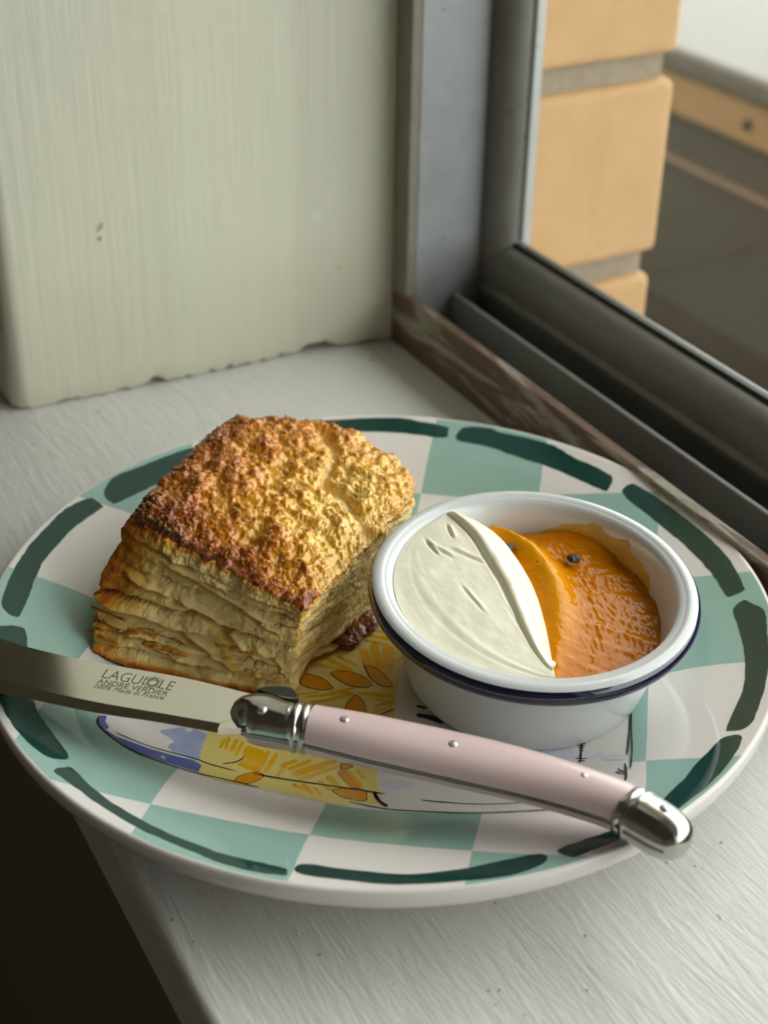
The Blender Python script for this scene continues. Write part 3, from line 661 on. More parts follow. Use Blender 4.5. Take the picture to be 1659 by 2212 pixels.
for p_, w_ in D['orange']: stroke('painted_stroke', p_, w_, M['porange'], 0.00017, True, 0.4, 16, 3)
for k, p_ in enumerate(D['petal']): decal('painted_petal', p_, M['porange'], 0.00018, 0.003, 0.00012, 5, k)
for k, (p_, w_) in enumerate(D['line']): stroke('painted_line', p_, w_ * 1.15, M['pline'], 0.00021, True, 0.6, 24, k)
for k, (p_, w_) in enumerate(D['navy']): stroke('painted_stroke', p_, w_, M['pnavy'], 0.00020, True, 0.5, 16, k)

# ------------------------------------------------------------------ enamel pot
POT = Vector((0.0377, -0.0138, 0.0077))
M['enamel'] = material('white_enamel', rough=0.10, spec=0.5, build=plain_noise(lin(208, 212, 212), lin(214, 218, 218), 30))
M['navy'] = material('navy_enamel', rough=0.08, spec=0.6, coat=0.5, build=plain_noise(lin(14, 18, 46), lin(20, 25, 60), 120))
pot = empty('enamel_pot', POT)
pot.rotation_euler = (math.radians(3.0), math.radians(1.5), 0)
tag(pot, 'small white enamel pot with navy rolled rim holding cream and jam', 'pot')
def pot_lathe(name, prof, mat, seg=160):
    v, f = lathe(prof, seg)
    me = bpy.data.meshes.new(name); me.from_pydata(v.tolist(), [], [tuple(int(i) for i in q) for q in f]); me.update()
    me.polygons.foreach_set('use_smooth', np.ones(len(me.polygons), dtype=bool)); me.materials.append(mat)
    o = bpy.data.objects.new(name, me); COL.objects.link(o); o.parent = pot
    recalc(o); return o
# local heights above the foot
RIMC, RIMZ, RT = 0.0394, 0.0280, 0.0028
outer = [(0.0003, 0.0009), (0.027, 0.0007), (0.0292, 0.0002), (0.0305, 0.0009), (0.0317, 0.0032), (0.0328, 0.008), (0.0340, 0.015), (0.0352, 0.022), (0.0362, 0.0262), (0.0372, 0.0275)]
inner = [(0.0003, 0.0024), (0.026, 0.0024), (0.0292, 0.0034), (0.0308, 0.0065), (0.0322, 0.014), (0.0338, 0.0215), (0.0349, 0.0262), (0.0360, 0.0292)]
def arc(a0, a1, n, rad=RT):
    return [(RIMC + rad * math.cos(math.radians(a)), RIMZ + rad * math.sin(math.radians(a))) for a in np.linspace(a0, a1, n)]
body_prof = outer + arc(200, 258, 6, RT * 0.97)
top_prof = list(reversed(arc(-2, 120, 16)))
inn = inner + [(0.0368, 0.0306)] + [(RIMC + RT * math.cos(math.radians(a)), RIMZ + RT * math.sin(math.radians(a))) for a in np.linspace(122, 50, 14)]
pot_lathe('pot_wall', outer, M['enamel'])
pot_lathe('pot_lining', inn, M['enamel'])
pot_lathe('navy_rim', arc(200, 410, 32, RT * 1.0), M['navy'])
bpy.context.view_layer.update()
PM = pot.matrix_world.copy()

# contents use heightfields in the pot's own axes
PR = Matrix.Rotation(math.radians(1.0), 4, 'Y') @ Matrix.Rotation(math.radians(2.0), 4, 'X')
def rin(z):
    zz = [0.0024, 0.0034, 0.0065, 0.014, 0.0215, 0.0262, 0.0292, 0.0306]
    rr = [0.026, 0.0292, 0.0308, 0.0322, 0.0338, 0.0349, 0.0360, 0.0368]
    return np.interp(z, zz, rr)
def to_world(v):
    m = np.array(PM); return v @ m[:3, :3].T + m[:3, 3]
curve = catmull(np.array([(-21.5, 29.0), (-15.5, 29.5), (-8.6, 24.5), (-4.2, 15.5), (-0.6, 4.5), (1.2, -9), (1.8, -20), (2.2, -28.8)]) / 1000, 120)
def cream_mesh():
    nu, nv = 130, 120
    a0 = math.atan2(curve[0, 1], curve[0, 0]); a1 = math.atan2(curve[-1, 1], curve[-1, 0])
    if a1 < a0: a1 += 2 * math.pi
    th = np.linspace(a0, a1, nv)
    tu = np.linspace(0, 1, nu)[None, :]; tv = np.linspace(0, 1, nv)[:, None]
    ztop = 0.0285 + 0.0012 * np.sin(th) + 0.0006 * -np.cos(th)
    rr = rin(ztop) - 0.00015
    L = np.c_[np.cos(th) * rr, np.sin(th) * rr]
    X = L[:, None, 0] * (1 - tu) + curve[:, None, 0] * tu; Y = L[:, None, 1] * (1 - tu) + curve[:, None, 1] * tu
    base = ztop[:, None] * np.ones_like(tu)
    s = tu
    crown = 0.0006 * np.sin(np.pi * np.clip(s, 0, 1)) ** 1.0
    # ridge crease: a fold running along the quenelle
    sc = 0.70 - 0.02 * tv + 0.08 * np.sin(tv * 3)
    fold = (0.0015 * np.exp(-((s - sc - 0.05) / 0.06) ** 2) - 0.0015 * np.exp(-((s - sc + 0.008) / 0.018) ** 2)) * np.clip(1.15 - tv * 0.8, 0.1, 1)* np.clip(tv * 10, 0, 1)
    groove = -0.00008 * np.exp(-((s - (0.10 + 0.16 * tv)) / 0.02) ** 2) * np.clip(tv * 4 - 0.8, 0, 1) + 0.00012 * np.exp(-((s - (0.15 + 0.18 * tv)) / 0.03) ** 2) * np.clip(tv * 4 - 0.8, 0, 1)
    pts = np.c_[X.ravel(), Y.ravel(), np.zeros(X.size)]
    st = perlin(np.c_[(pts[:, 0] * 0.94 + pts[:, 1] * 0.34) * 1500, (-pts[:, 0] * 0.34 + pts[:, 1] * 0.94) * 120, pts[:, 2]]).reshape(X.shape)
    lump = fbm(pts * 140, 3).reshape(X.shape)
    cut = 0
    for (px, py, ang, ln, dp) in ((-.026, .014, -62, .005, .0012), (-.0235, .0125, -40, .006, .0009), (-.021, .021, -75, .004, .0013), (-.0165, .011, -30, .008, .0010), (-.016, -.006, -62, .008, .0006), (-.006, -.012, -70, .006, .0004)):
        a = math.radians(ang); dx = X - px; dy = Y - py
        al = dx * math.cos(a) + dy * math.sin(a); ac = -dx * math.sin(a) + dy * math.cos(a)
        cut = cut - 0.55 * dp * np.exp(-(al / ln * 1.6) ** 4) * (np.exp(-(ac / 0.00035) ** 2) - 0.6 * np.exp(-((ac - 0.0008) / 0.0005) ** 2))
    Z = base + crown + fold + groove + 0.000022 * st + 0.00030 * lump + cut
    # rolled right flank
    edge = np.clip((s - 0.90) / 0.10, 0, 1)
    Z = Z - 0.0020 * edge ** 2.5
    X2 = X; 
    top = np.stack([X2, Y, Z], -1)
    # skirt down the flank, then solid bottom
    rows = [top]
    sk = []
    nrm = np.gradient(curve, axis=0); nrm = np.c_[-nrm[:, 1], nrm[:, 0]]; nrm /= np.linalg.norm(nrm, axis=1)[:, None]
    if nrm[60, 0] < 0: nrm = -nrm
    ext = []
    for k, (o_, dz) in enumerate(((0.0010, 0.0010), (0.0015, 0.0022), (0.0018, 0.0040), (0.0018, 0.0070), (0.0012, 0.0110), (0.0, 0.0160))):
        q = np.c_[curve + nrm * o_, Z[:, -1] - dz]; 
        rl = rin(np.clip(q[:, 2], 0.0024, 0.0306)) - 0.0002; r0 = np.hypot(q[:, 0], q[:, 1]); kf = np.minimum(1, rl / r0)
        q[:, :2] *= kf[:, None]; ext.append(q)
    full = np.concatenate([top] + [e[:, None, :] for e in ext], axis=1)
    m = full.shape[1]
    v = full.reshape(-1, 3); f = grid_faces(nv, m)
    # left skirt to the pot floor so that the cream is a solid body
    lb = np.c_[L * 0.9, np.full(nv, 0.012)]
    n0 = len(v); v = np.concatenate([v, lb])
    lf = np.array([[i * m, (i + 1) * m, n0 + i + 1, n0 + i] for i in range(nv - 1)])
    bf = np.array([[n0 + i, n0 + i + 1, (i + 1) * m + m - 1, i * m + m - 1] for i in range(nv - 1)])
    return v, np.concatenate([f, lf, bf])
M['cream'] = material('clotted_cream', base=lin(242, 238, 214), rough=0.42, spec=0.35, sss=0.25, sss_r=(1, .8, .5), sss_s=0.0015,
                      build=lambda nt, b: nt.put(b.inputs['Base Color'], nt.mix(nt.noise(nt.coord('Object'), 90, 3, 0.5), lin(236, 231, 205), lin(243, 240, 220))))
v, f = cream_mesh(); v = to_world(v)
cream = mk('clotted_cream', v, f, M['cream'], loc=tuple(v.mean(0))); recalc(cream)
tag(cream, 'smooth ivory cream filling the left half of the enamel pot', 'cream')
# little curl where the knife left the cream
def blob(centre, rad, sc=(1, 1, 1), amp=0.3, freq=1.0, n=24, seed=0):
    th = np.linspace(0, np.pi, n); ph = np.linspace(0, 2 * np.pi, 2 * n, endpoint=False)
    d = np.stack([np.outer(np.sin(th), np.cos(ph)), np.outer(np.sin(th), np.sin(ph)), np.outer(np.cos(th), np.ones(2 * n))], -1).reshape(-1, 3)
    r = rad * (1 + amp * fbm(d * freq + seed * 9.7, 3))
    return d * r[:, None] * np.array(sc) + np.array(centre), grid_faces(n, 2 * n, wrap=True)
v, f = blob((0.0012, -0.0268, 0.0262), 0.0019, (1.2, .7, .55), 0.5, 1.6, 16, 3); mk('cream_curl', to_world(v), f, M['cream'], cream)

def jam_mesh():
    nu, nv = 150, 150
    a0 = math.atan2(curve[0, 1], curve[0, 0]); a1 = math.atan2(curve[-1, 1], curve[-1, 0])
    # the jam starts a little way round from the back end of the cream
    i0 = 22
    cr = catmull(curve[i0:][::8], nv) + np.array([0.0004, 0])
    aa = np.linspace(math.radians(76), a1 - 0.02, nv)
    tu = np.linspace(0, 1, nu)[None, :]; tv = np.linspace(0, 1, nv)[:, None]
    zr = 0.0198 + 0.0012 * np.sin(aa * 2.0) + 0.0016 * fbm(np.c_[aa * 5, aa * 0, aa * 0 + 4], 3)
    zr = zr + 0.0035 * np.exp(-((aa - 1.1) / 0.35) ** 2)
    rr = rin(zr) - 0.0001
    Rr = np.c_[np.cos(aa) * rr, np.sin(aa) * rr]
    X = cr[:, None, 0] * (1 - tu) + Rr[:, None, 0] * tu; Y = cr[:, None, 1] * (1 - tu) + Rr[:, None, 1] * tu
    pts = np.c_[X.ravel(), Y.ravel(), np.zeros(X.size)]
    n1 = fbm(pts * 260, 4, 0.6).reshape(X.shape); n2 = perlin(pts * 900 + 5).reshape(X.shape)
    wr = perlin(np.c_[(pts[:, 0] + 0.25 * pts[:, 1]) * 900, pts[:, 1] * 420, pts[:, 2] + 3]).reshape(X.shape)
    Z = 0.0222 * (1 - tu ** 2) + zr[:, None] * tu ** 2
    # fruit piece beside the cream
    ridge = np.exp(-((tu - 0.20 - 0.04 * np.sin(tv * 6)) / 0.13) ** 2) * np.clip(1.25 - tv * 1.25, 0, 1)
    Z = Z + 0.0042 * ridge
    Z = Z + 0.00045 * n1 + (0.00008 * n2 + 0.00024 * wr * np.exp(-(((tu - 0.5) / 0.28) ** 2 + ((tv - 0.5) / 0.3) ** 2))) * np.clip((tu - 0.25) * 4, 0.15, 1)
    top = np.stack([X, Y, Z], -1)
    v = top.reshape(-1, 3); f = grid_faces(nv, nu)
    # body: close underneath
    low = v.copy(); low[:, 2] = 0.008; r0 = np.hypot(low[:, 0], low[:, 1]); low[:, :2] *= np.minimum(1, 0.0305 / np.maximum(r0, 1e-6))[:, None]
    n0 = len(v); idx = np.arange(nu * nv).reshape(nv, nu)
    ring = np.concatenate([idx[0, :], idx[1:, -1], idx[-1, -2::-1], idx[-2:0:-1, 0]])
    vb = low[ring]; k = len(ring)
    sf = np.array([[ring[i], ring[(i + 1) % k], n0 + (i + 1) % k, n0 + i] for i in range(k)])
    v = np.concatenate([v, vb, [vb.mean(0)]])
    c_ = len(v) - 1
    bf = np.array([[n0 + i, n0 + (i + 1) % k, c_, c_] for i in range(k)])
    return v, [tuple(int(x) for x in q) for q in np.concatenate([f, sf])] + [tuple(int(x) for x in q[:3]) for q in bf], ridge
def b_jam(nt, b):
    a = nt.noise(nt.coord('Object'), 120, 4, 0.6)
    amber = nt.mix(a, lin(192, 104, 0), lin(212, 132, 0))
    nt.put(b.inputs['Base Color'], nt.mix(nt.attr('fruit'), amber, lin(236, 158, 8)))
M['jam'] = material('apricot_jam', rough=0.07, spec=0.16, coat=0.0, sss=0.0, sss_r=(1.0, .42, .06), sss_s=0.002, build=b_jam)
v, f, ridge = jam_mesh()
fr = np.zeros(len(v)); fr[:ridge.size] = np.clip(ridge.ravel() * 1.1, 0, 1)
v = to_world(v)
jam = mk('apricot_jam', v, f, M['jam'], loc=tuple(v.mean(0)), attrs={'fruit': fr}); recalc(jam)
tag(jam, 'glossy orange apricot jam filling the right half of the enamel pot', 'jam')
M['smear'] = material('jam_smear', rough=0.2, spec=0.5, coat=0.4, sss=0.4, sss_r=(1, .6, .1), sss_s=0.002, build=plain_noise(lin(222, 180, 70), lin(232, 200, 110), 200, 0.8, 900))
def smear(name, a0, a1, z0, z1, seed, mat):
    n, m = 40, 16
    aa = np.radians(np.linspace(a0, a1, n)); zz = np.linspace(0, 1, m); V_ = []
    for i, a in enumerate(aa):
        t = i / (n - 1); env = math.sin(math.pi * t) ** 0.5
        top = z0 + (z1 - z0) * env * (0.8 + 0.5 * float(fbm(np.array([[t * 7, seed, 0]]), 3)[0]))
        for q in zz:
            z_ = z0 + (top - z0) * q
            h = 0.00025 * math.sin(math.pi * min(1, q * 0.9 + 0.1)) * env + 0.00002
            r_ = float(rin(z_)) - h
            V_.append((r_ * math.cos(a), r_ * math.sin(a), z_))
    o = mk(name, to_world(np.array(V_)), grid_faces(n, m), mat, jam); return o
smear('jam_smear', 18, 82, 0.0205, 0.0285, 1.2, M['smear'])
smear('jam_smear', -38, -14, 0.0185, 0.0255, 4.4, M['smear'])
M['speck'] = material('dark_seed_speck', base=lin(44, 42, 42), rough=0.5, build=plain_noise(lin(34, 34, 36), lin(80, 80, 80), 900))
for k, (x, y, z_, r_) in enumerate(((0.0125, 0.0195, 0.0238, 0.0017), (-0.0050, 0.0215, 0.0250, 0.0014), (0.0290, 0.0145, 0.0226, 0.0003), (0.002, 0.0135, 0.0268, 0.00028))):
    v, f = blob((x, y, z_), r_, (1, 1, .5), 0.7, 2.0, 14, k); mk('dark_speck', to_world(v), f, M['speck'], jam)

# ------------------------------------------------------------------ scone
sc_root = empty('scone', (-0.034, 0.012, 0.0078))
tag(sc_root, 'square golden flaky scone with a sugared browned top on the plate', 'scone')
top_pts = np.array(D['stop'])
ci = [0, 5, 13, 18]                      # corners F, R, B, L within the traced rim
NE = 300
def edge_curve(pts, n=NE + 1): return catmull(pts, n)
E_FR = edge_curve(top_pts[0:6]); E_RB = edge_curve(top_pts[5:14]); E_BL = edge_curve(top_pts[13:19])
E_LF = edge_curve(np.concatenate([top_pts[18:], top_pts[:1]]))
bF = np.array(D['sbotF']); bL = np.array(D['sbotL'])
Rb = np.array([0.0045, 0.0260, 0.0080]); Bb = np.array([-0.0455, 0.0510, 0.0100])
B_FR = edge_curve(np.concatenate([bF, [[-0.0005, 0.0150, 0.0080]], [Rb]]))
B_RB = edge_curve(np.array([Rb, [0.0035, 0.037, 0.0080], [-0.006, 0.049, 0.0080], [-0.026, 0.0525, 0.0082], Bb]))
B_BL = edge_curve(np.array([Bb, [-0.058, 0.033, 0.0095], [-0.069, 0.011, 0.0110], bL[0]]))
B_LF = edge_curve(np.concatenate([bL, bF[:1]]))
topc = np.concatenate([E_FR[:-1], E_RB[:-1], E_BL[:-1], E_LF[:-1]])
botc = np.concatenate([B_FR[:-1], B_RB[:-1], B_BL[:-1], B_LF[:-1]])
NC = len(topc)
sidx = np.arange(NC)
# mid loop: plain average pushed out at the left corner
midc = 0.5 * (topc + botc)
ml = np.array(D['smidL'][0]); cl = midc[3 * NE]
wgt = np.exp(-((((sidx - 3 * NE + NC / 2) % NC) - NC / 2) / (NE * 0.28)) ** 2)
midc = midc + wgt[:, None] * (ml - cl)
NR = 170
cent = botc.mean(0)
tt = np.linspace(0, 1, NR)
side = np.zeros((NR, NC, 3))
for k, t in enumerate(tt):
    a = (1 - t) * (1 - 2 * t); b = 4 * t * (1 - t); c_ = t * (2 * t - 1)
    side[k] = a * botc + b * midc + c_ * topc
tang = np.roll(midc, -1, 0) - np.roll(midc, 1, 0); tang[:, 2] = 0
for _ in range(25): tang = (np.roll(tang, 1, 0) + tang + np.roll(tang, -1, 0)) / 3
tang /= np.linalg.norm(tang, axis=1)[:, None]
outn = np.c_[tang[:, 1], -tang[:, 0], np.zeros(NC)]
arc_s = np.concatenate([[0], np.cumsum(np.linalg.norm(np.diff(midc, axis=0), axis=1))])
# lamination: warped height -> layer index, each layer with its own ragged outline
cyl = np.c_[midc[:, 0], midc[:, 1]] * 1.0
SS = np.repeat(tt[:, None], NC, 1)
pos = side.reshape(-1, 3)
warp = fbm(np.c_[pos[:, 0] * 32, pos[:, 1] * 32, pos[:, 2] * 18], 3).reshape(NR, NC)
warp2 = fbm(np.c_[pos[:, 0] * 160, pos[:, 1] * 160, pos[:, 2] * 90 + 9], 3).reshape(NR, NC)
H = SS * 0.034
hz = H + 0.0058 * warp + 0.0012 * warp2
bounds = np.array([-1, 0.0026, 0.0062, 0.0080, 0.0125, 0.0175, 0.0190, 0.0250, 0.0285, 0.0310, 1])
li = np.searchsorted(bounds, hz) - 1
lo_ = bounds[np.clip(li, 0, 9)]; hi_ = bounds[np.clip(li + 1, 1, 10)]
lo_ = np.where(lo_ < 0, -0.002, lo_); hi_ = np.where(hi_ > 0.9, 0.036, hi_)
fr_ = np.clip((hz - lo_) / (hi_ - lo_), 0, 1)
ctop = np.c_[midc[:, 0] * 90, midc[:, 1] * 90]
loff = np.zeros_like(hz); lgap = np.zeros_like(hz)
offs = [0.0012, -0.0006, 0.0004, -0.0008, 0.0009, -0.0011, 0.0008, -0.0004, 0.0005, 0.0006]
NA = fbm(np.c_[pos[:, 0] * 75, pos[:, 1] * 75, li.ravel() * 7.13 + pos[:, 2] * 55], 5, 0.6).reshape(NR, NC)
for L_ in range(10):
    n_b = fbm(np.c_[ctop * 0.6, np.full(NC, L_ * 5.3 + 40)], 3)
    msk = li == L_
    loff += msk * (offs[L_] + 0.0034 * NA)
    lgap += msk * np.clip(0.30 + 1.9 * n_b, 0, 1)[None, :]
edgep = 1 - (2 * fr_ - 1) ** 4
groove = np.exp(-((hz - lo_) / 0.0007) ** 2)             # undercut just above each boundary
crumb = fbm(pos * np.array([420, 420, 300]), 4, 0.6).reshape(NR, NC)
fine = perlin(pos * np.array([1500, 1500, 1200])).reshape(NR, NC)
pit = np.clip(perlin(pos * np.array([300, 300, 620]) + 31).reshape(NR, NC) - 0.25, 0, 1)
env = np.clip(np.minimum(SS * 14, (1 - SS) * 9), 0, 1)
thin = np.sin((hz * 2600) + 5 * warp2)
loff = loff * np.clip(0.25 + lgap, 0, 1) + 0.0016 * warp * (1 - np.clip(lgap, 0, 1))
front = ((sidx >= 3 * NE) * 1.0)[None, :]
disp = (loff + 0.0004 * edgep - lgap ** 2 * 0.0042 * groove - 0.0012 * pit + (0.00028 - 0.00018 * front) * thin * np.clip(warp * 2 + 0.5, 0, 1)) * env + 0.00028 * crumb + 0.00005 * fine
# long tears across the front face, each with a lifted lip above it
av = ((sidx - 3 * NE) / NE)[None, :]
for cpts, dp, wd in ((((.22, .84), (.45, .79), (.66, .72), (.88, .64)), .0024, .016), (((.0, .43), (.22, .42), (.42, .36), (.60, .20), (.66, .12)), .0040, .020),
                 (((.36, .62), (.52, .55), (.66, .42), (.78, .22)), .0034, .018), (((.72, .46), (.88, .33), (.97, .12)), .0032, .018),
                 (((.08, .68), (.22, .64), (.36, .62)), .0022, .014), (((.05, .26), (.25, .24), (.42, .16), (.55, .08)), .0026, .014)):
    ca_ = [c[0] for c in cpts]; ct_ = [c[1] for c in cpts]
    tc_ = np.interp(av, ca_, ct_); m_ = np.clip((av - ca_[0]) / 0.05, 0, 1) * np.clip((ca_[-1] - av) / 0.08, 0, 1)
    dd_ = SS - tc_ + 0.035 * warp2 + 0.02 * crumb
    disp = disp + m_ * (-dp * np.exp(-(dd_ / wd) ** 2) + 0.0011 * np.exp(-((dd_ - 2.2 * wd) / (1.6 * wd)) ** 2))
# large tear below the browned left corner
gapc = np.exp(-(((sidx - 3 * NE + NC / 2) % NC - NC / 2) / (NE * 0.13)) ** 2)[None, :] * np.exp(-((SS - 0.425) / 0.028) ** 2)
disp = disp - 0.0055 * gapc
# browned foot flange near the left corner, tucked base elsewhere
foot = np.exp(-(SS / 0.05) ** 2)
nfoot = fbm(np.c_[ctop * 1.6, np.full(NC, 77.0)], 4, 0.6)
disp = disp + foot * (0.0008 + 0.0016 * nfoot)[None, :]
rimw = np.exp(-((1 - SS) / 0.10) ** 2)
rn = fbm(np.c_[ctop * 2.2, np.full(NC, 133.0)], 4, 0.65); rn2 = fbm(np.c_[ctop * 1.4, np.full(NC, 171.0)], 4, 0.65)
rn = fbm(pos * np.array([260, 260, 330]) + 91, 4, 0.6).reshape(NR, NC)
disp = disp + rimw * (0.0006 + 0.0022 * rn)
side2 = side + outn[None] * disp[..., None]
side2[..., 2] += rimw * (0.0016 * rn2)[None, :]
side2[..., 2] += (0.0010 * warp2 + 0.0004 * crumb) * env
toast = np.clip(0.03 + (loff + 0.0002) * 34 + 0.10 * crumb, 0, 0.26)
toast = toast + np.clip((SS - 0.955) / 0.045, 0, 1) * (0.40 + 0.25 * warp2)
lw_ = np.exp(-((((sidx - 3 * NE + NC / 2) % NC) - NC / 2) / (NE * 0.17)) ** 2)[None, :]
toast = toast + lw_ * np.clip((SS - 0.44) / 0.06, 0, 1) * (0.50 + 0.30 * crumb) + lw_ * np.clip((0.38 - SS) / 0.08, 0, 1) * (0.25 + 0.5 * np.clip(loff * 400, 0, 1))
toast = np.maximum(toast, np.clip((0.075 - SS) / 0.05, 0, 1) * (0.62 + 0.35 * warp2))
egg = np.zeros_like(toast)
def dripm(sc, w0, t0, t1, slant):
    return np.exp(-(((sidx[None, :] - sc - slant * (SS - t0) * NE) / (w0 * NE)) ** 2)) * np.clip((SS - t0) / 0.05, 0, 1) * np.clip((t1 - SS) / 0.05, 0, 1)
drip = dripm(3 * NE + 0.66 * NE, 0.035, 0.14, 0.50, -0.30)
egg = np.clip(drip * 1.2 * (1 + 1.2 * crumb), 0, 1)
fcorn = np.exp(-((((sidx + NC / 2) % NC) - NC / 2 - 4) / (NE * 0.05)) ** 2)[None, :] * np.clip((SS - 0.35) / 0.2, 0, 1)
egg = np.clip(egg + 0.55 * fcorn * (1 + 1.5 * warp2), 0, 1)
egg = np.clip(egg + np.clip(fbm(pos * 130 + 60, 3).reshape(NR, NC) - 0.28, 0, 1) * 1.6, 0, 0.8)
side2 = side2 + outn[None] * (drip * 0.0010)[..., None]

def ramp_dough(nt, t):
    return nt.ramp(t, [(0.0, lin(246, 220, 158)), (0.14, lin(238, 202, 122)), (0.30, lin(220, 162, 62)), (0.48, lin(206, 126, 30)), (0.66, lin(170, 86, 24)), (0.84, lin(122, 60, 20)), (1.0, lin(74, 36, 16))])
def b_dough(nt, b):
    n = nt.noise(nt.coord('Object'), 480, 4, 0.65)
    t = nt.math('ADD', nt.attr('toast'), nt.math('MULTIPLY', nt.math('SUBTRACT', n, 0.5), 0.12))
    col = ramp_dough(nt, t)
    col = nt.mix(nt.math('MULTIPLY', nt.attr('egg'), 0.8), col, lin(226, 172, 30))
    nt.put(b.inputs['Base Color'], col)
    nt.put(b.inputs['Roughness'], nt.math('MULTIPLY_ADD', nt.attr('egg'), -0.3, 0.58))
    nt.put(b.inputs['Normal'], nt.bump(nt.noise(nt.coord('Object'), 1400, 3, 0.6), 0.35, 0.0005))
M['dough'] = material('flaky_dough', rough=0.55, spec=0.35, sss=0.15, sss_r=(1, .65, .3), sss_s=0.0015, build=b_dough)
v = side2.reshape(-1, 3)
f = grid_faces(NR, NC, wrap=True)
n0 = len(v); v = np.concatenate([v, [botc.mean(0)]])
bfan = np.array([[n0, (i + 1) % NC, i, i] for i in range(NC)])
sides = mk('flaky_sides', v, f, M['dough'], sc_root, attrs={'toast': np.append(toast.ravel(), .5), 'egg': np.append(egg.ravel(), 0)})

# browned top: Coons patch between the four rim curves (which follow the displaced rim of the sides)
rim = side2[-1]
c0 = np.concatenate([rim[0:NE + 1]])                 # F -> R
c1 = rim[NE:2 * NE + 1]                              # R -> B
c2 = rim[2 * NE:3 * NE + 1][::-1]                    # L -> B
c3 = np.concatenate([rim[3 * NE:], rim[:1]])[::-1]   # F -> L
p_ = np.linspace(0, 1, NE + 1)[:, None, None]; q_ = np.linspace(0, 1, NE + 1)[None, :, None]
S_ = (1 - q_) * c0[:, None] + q_ * c2[:, None] + (1 - p_) * c3[None] + p_ * c1[None] \
     - ((1 - p_) * (1 - q_) * c0[0] + p_ * (1 - q_) * c0[-1] + (1 - p_) * q_ * c2[0] + p_ * q_ * c2[-1])
pp, qq = np.meshgrid(np.linspace(0, 1, NE + 1), np.linspace(0, 1, NE + 1), indexing='ij')
ed = np.minimum(np.minimum(pp, 1 - pp), np.minimum(qq, 1 - qq))
pt = S_.reshape(-1, 3).copy(); pt[:, 2] = 0
lump = fbm(pt * 95 + 3, 3).reshape(pp.shape)
lump2 = fbm(pt * 230 + 11, 2).reshape(pp.shape)
bub = np.abs(perlin(pt * 430 + 21)).reshape(pp.shape) * 2.2 - 0.5
bub2 = np.abs(perlin(pt * 900 + 51)).reshape(pp.shape) * 2.2 - 0.5
fn = perlin(pt * 2100 + 5).reshape(pp.shape)
cr = np.array(D['crack'])[:, :2]; crc = catmull(cr, 80)
dmin = np.full(pt.shape[0], 9.0); wv = fbm(pt * 300 + 70, 3) * 0.0022
for c_ in crc: dmin = np.minimum(dmin, np.hypot(pt[:, 0] + wv - c_[0], pt[:, 1] - wv - c_[1]))
crk = np.exp(-(dmin / 0.0017) ** 2).reshape(pp.shape)
env_t = np.clip(ed * 16, 0, 1)
dome = 0.0030 * np.clip(ed * 4.5, 0, 1) ** 0.7
Zt = S_[..., 2] + dome + env_t * (0.0030 * lump + 0.0015 * lump2 + 0.00045 * bub + 0.00018 * bub2 + 0.00005 * fn) - env_t * 0.0024 * crk
S2 = S_.copy(); S2[..., 2] = Zt
left = qq; front = np.exp(-(pp / 0.16) ** 2)
tst = 0.28 + 0.38 * left ** 1.3 + 0.30 * front + 0.30 * lump2 + 0.30 * lump + 0.08 * bub - 0.30 * np.exp(-(((pp - 0.58) / 0.28) ** 2 + ((qq - 0.22) / 0.30) ** 2))
tst = tst + 0.22 * np.clip((0.06 - ed) / 0.06, 0, 1) * (0.4 + 0.6 * np.clip(left + front, 0, 1))
tst = np.clip(tst, 0.14, 1.0)
tst = tst * (1 - 0.85 * crk) + 0.02 * crk
eg = np.clip(0.68 - tst + 0.3 * lump2, 0, 0.75) * (1 - crk * 0.8)
def b_crust(nt, b):
    n = nt.noise(nt.coord('Object'), 620, 5, 0.7)
    t = nt.math('ADD', nt.attr('toast'), nt.math('MULTIPLY', nt.math('SUBTRACT', n, 0.5), 0.20))
    col = ramp_dough(nt, t)
    col = nt.mix(nt.attr('egg'), col, lin(232, 178, 28))
    nt.put(b.inputs['Base Color'], col)
    nt.put(b.inputs['Normal'], nt.bump(nt.noise(nt.coord('Object'), 1500, 3, 0.6), 0.22, 0.0005))
M['crust'] = material('baked_crust', rough=0.32, spec=0.5, coat=0.3, build=b_crust)
top_o = mk('top_crust', S2.reshape(-1, 3), grid_faces(NE + 1, NE + 1), M['crust'], sc_root, attrs={'toast': tst.ravel(), 'egg': eg.ravel()})
recalc(top_o)

# sugar crystals baked onto the top
def b_sugar(nt, b):
    plain_noise(lin(222, 176, 100), lin(200, 136, 56), 500)(nt, b)
    out = nt.n['Material Output']; t_ = nt.new('ShaderNodeBsdfTransparent'); mx_ = nt.new('ShaderNodeMixShader')
    mx_.inputs[0].default_value = 0.42
    nt.l.new(t_.outputs[0], mx_.inputs[1]); nt.l.new(b.outputs[0], mx_.inputs[2]); nt.l.new(mx_.outputs[0], out.inputs[0])
M['sugar'] = material('sugar_crystal', base=lin(236, 206, 150), rough=0.1, spec=0.9, build=b_sugar)
nS = 2000
ii = rng.integers(8, NE - 7, nS); jj = rng.integers(8, NE - 7, nS)
keep = (rng.random(nS) < 0.25 + 0.9 * tst[ii, jj]) & (crk[ii, jj] < 0.4)
ii, jj = ii[keep], jj[keep]; nS = len(ii)
cen = S2[ii, jj] + np.array([0, 0, 0.00012])
cube = np.array([[x, y, z] for z in (-1, 1) for (x, y) in ((-1, -1), (1, -1), (1, 1), (-1, 1))], float)
cf = np.array([[3, 2, 1, 0], [4, 5, 6, 7], [0, 1, 5, 4], [1, 2, 6, 5], [2, 3, 7, 6], [3, 0, 4, 7]])
qr = rng.normal(size=(nS, 4)); qr /= np.linalg.norm(qr, axis=1)[:, None]
w_, x_, y_, z_ = qr.T
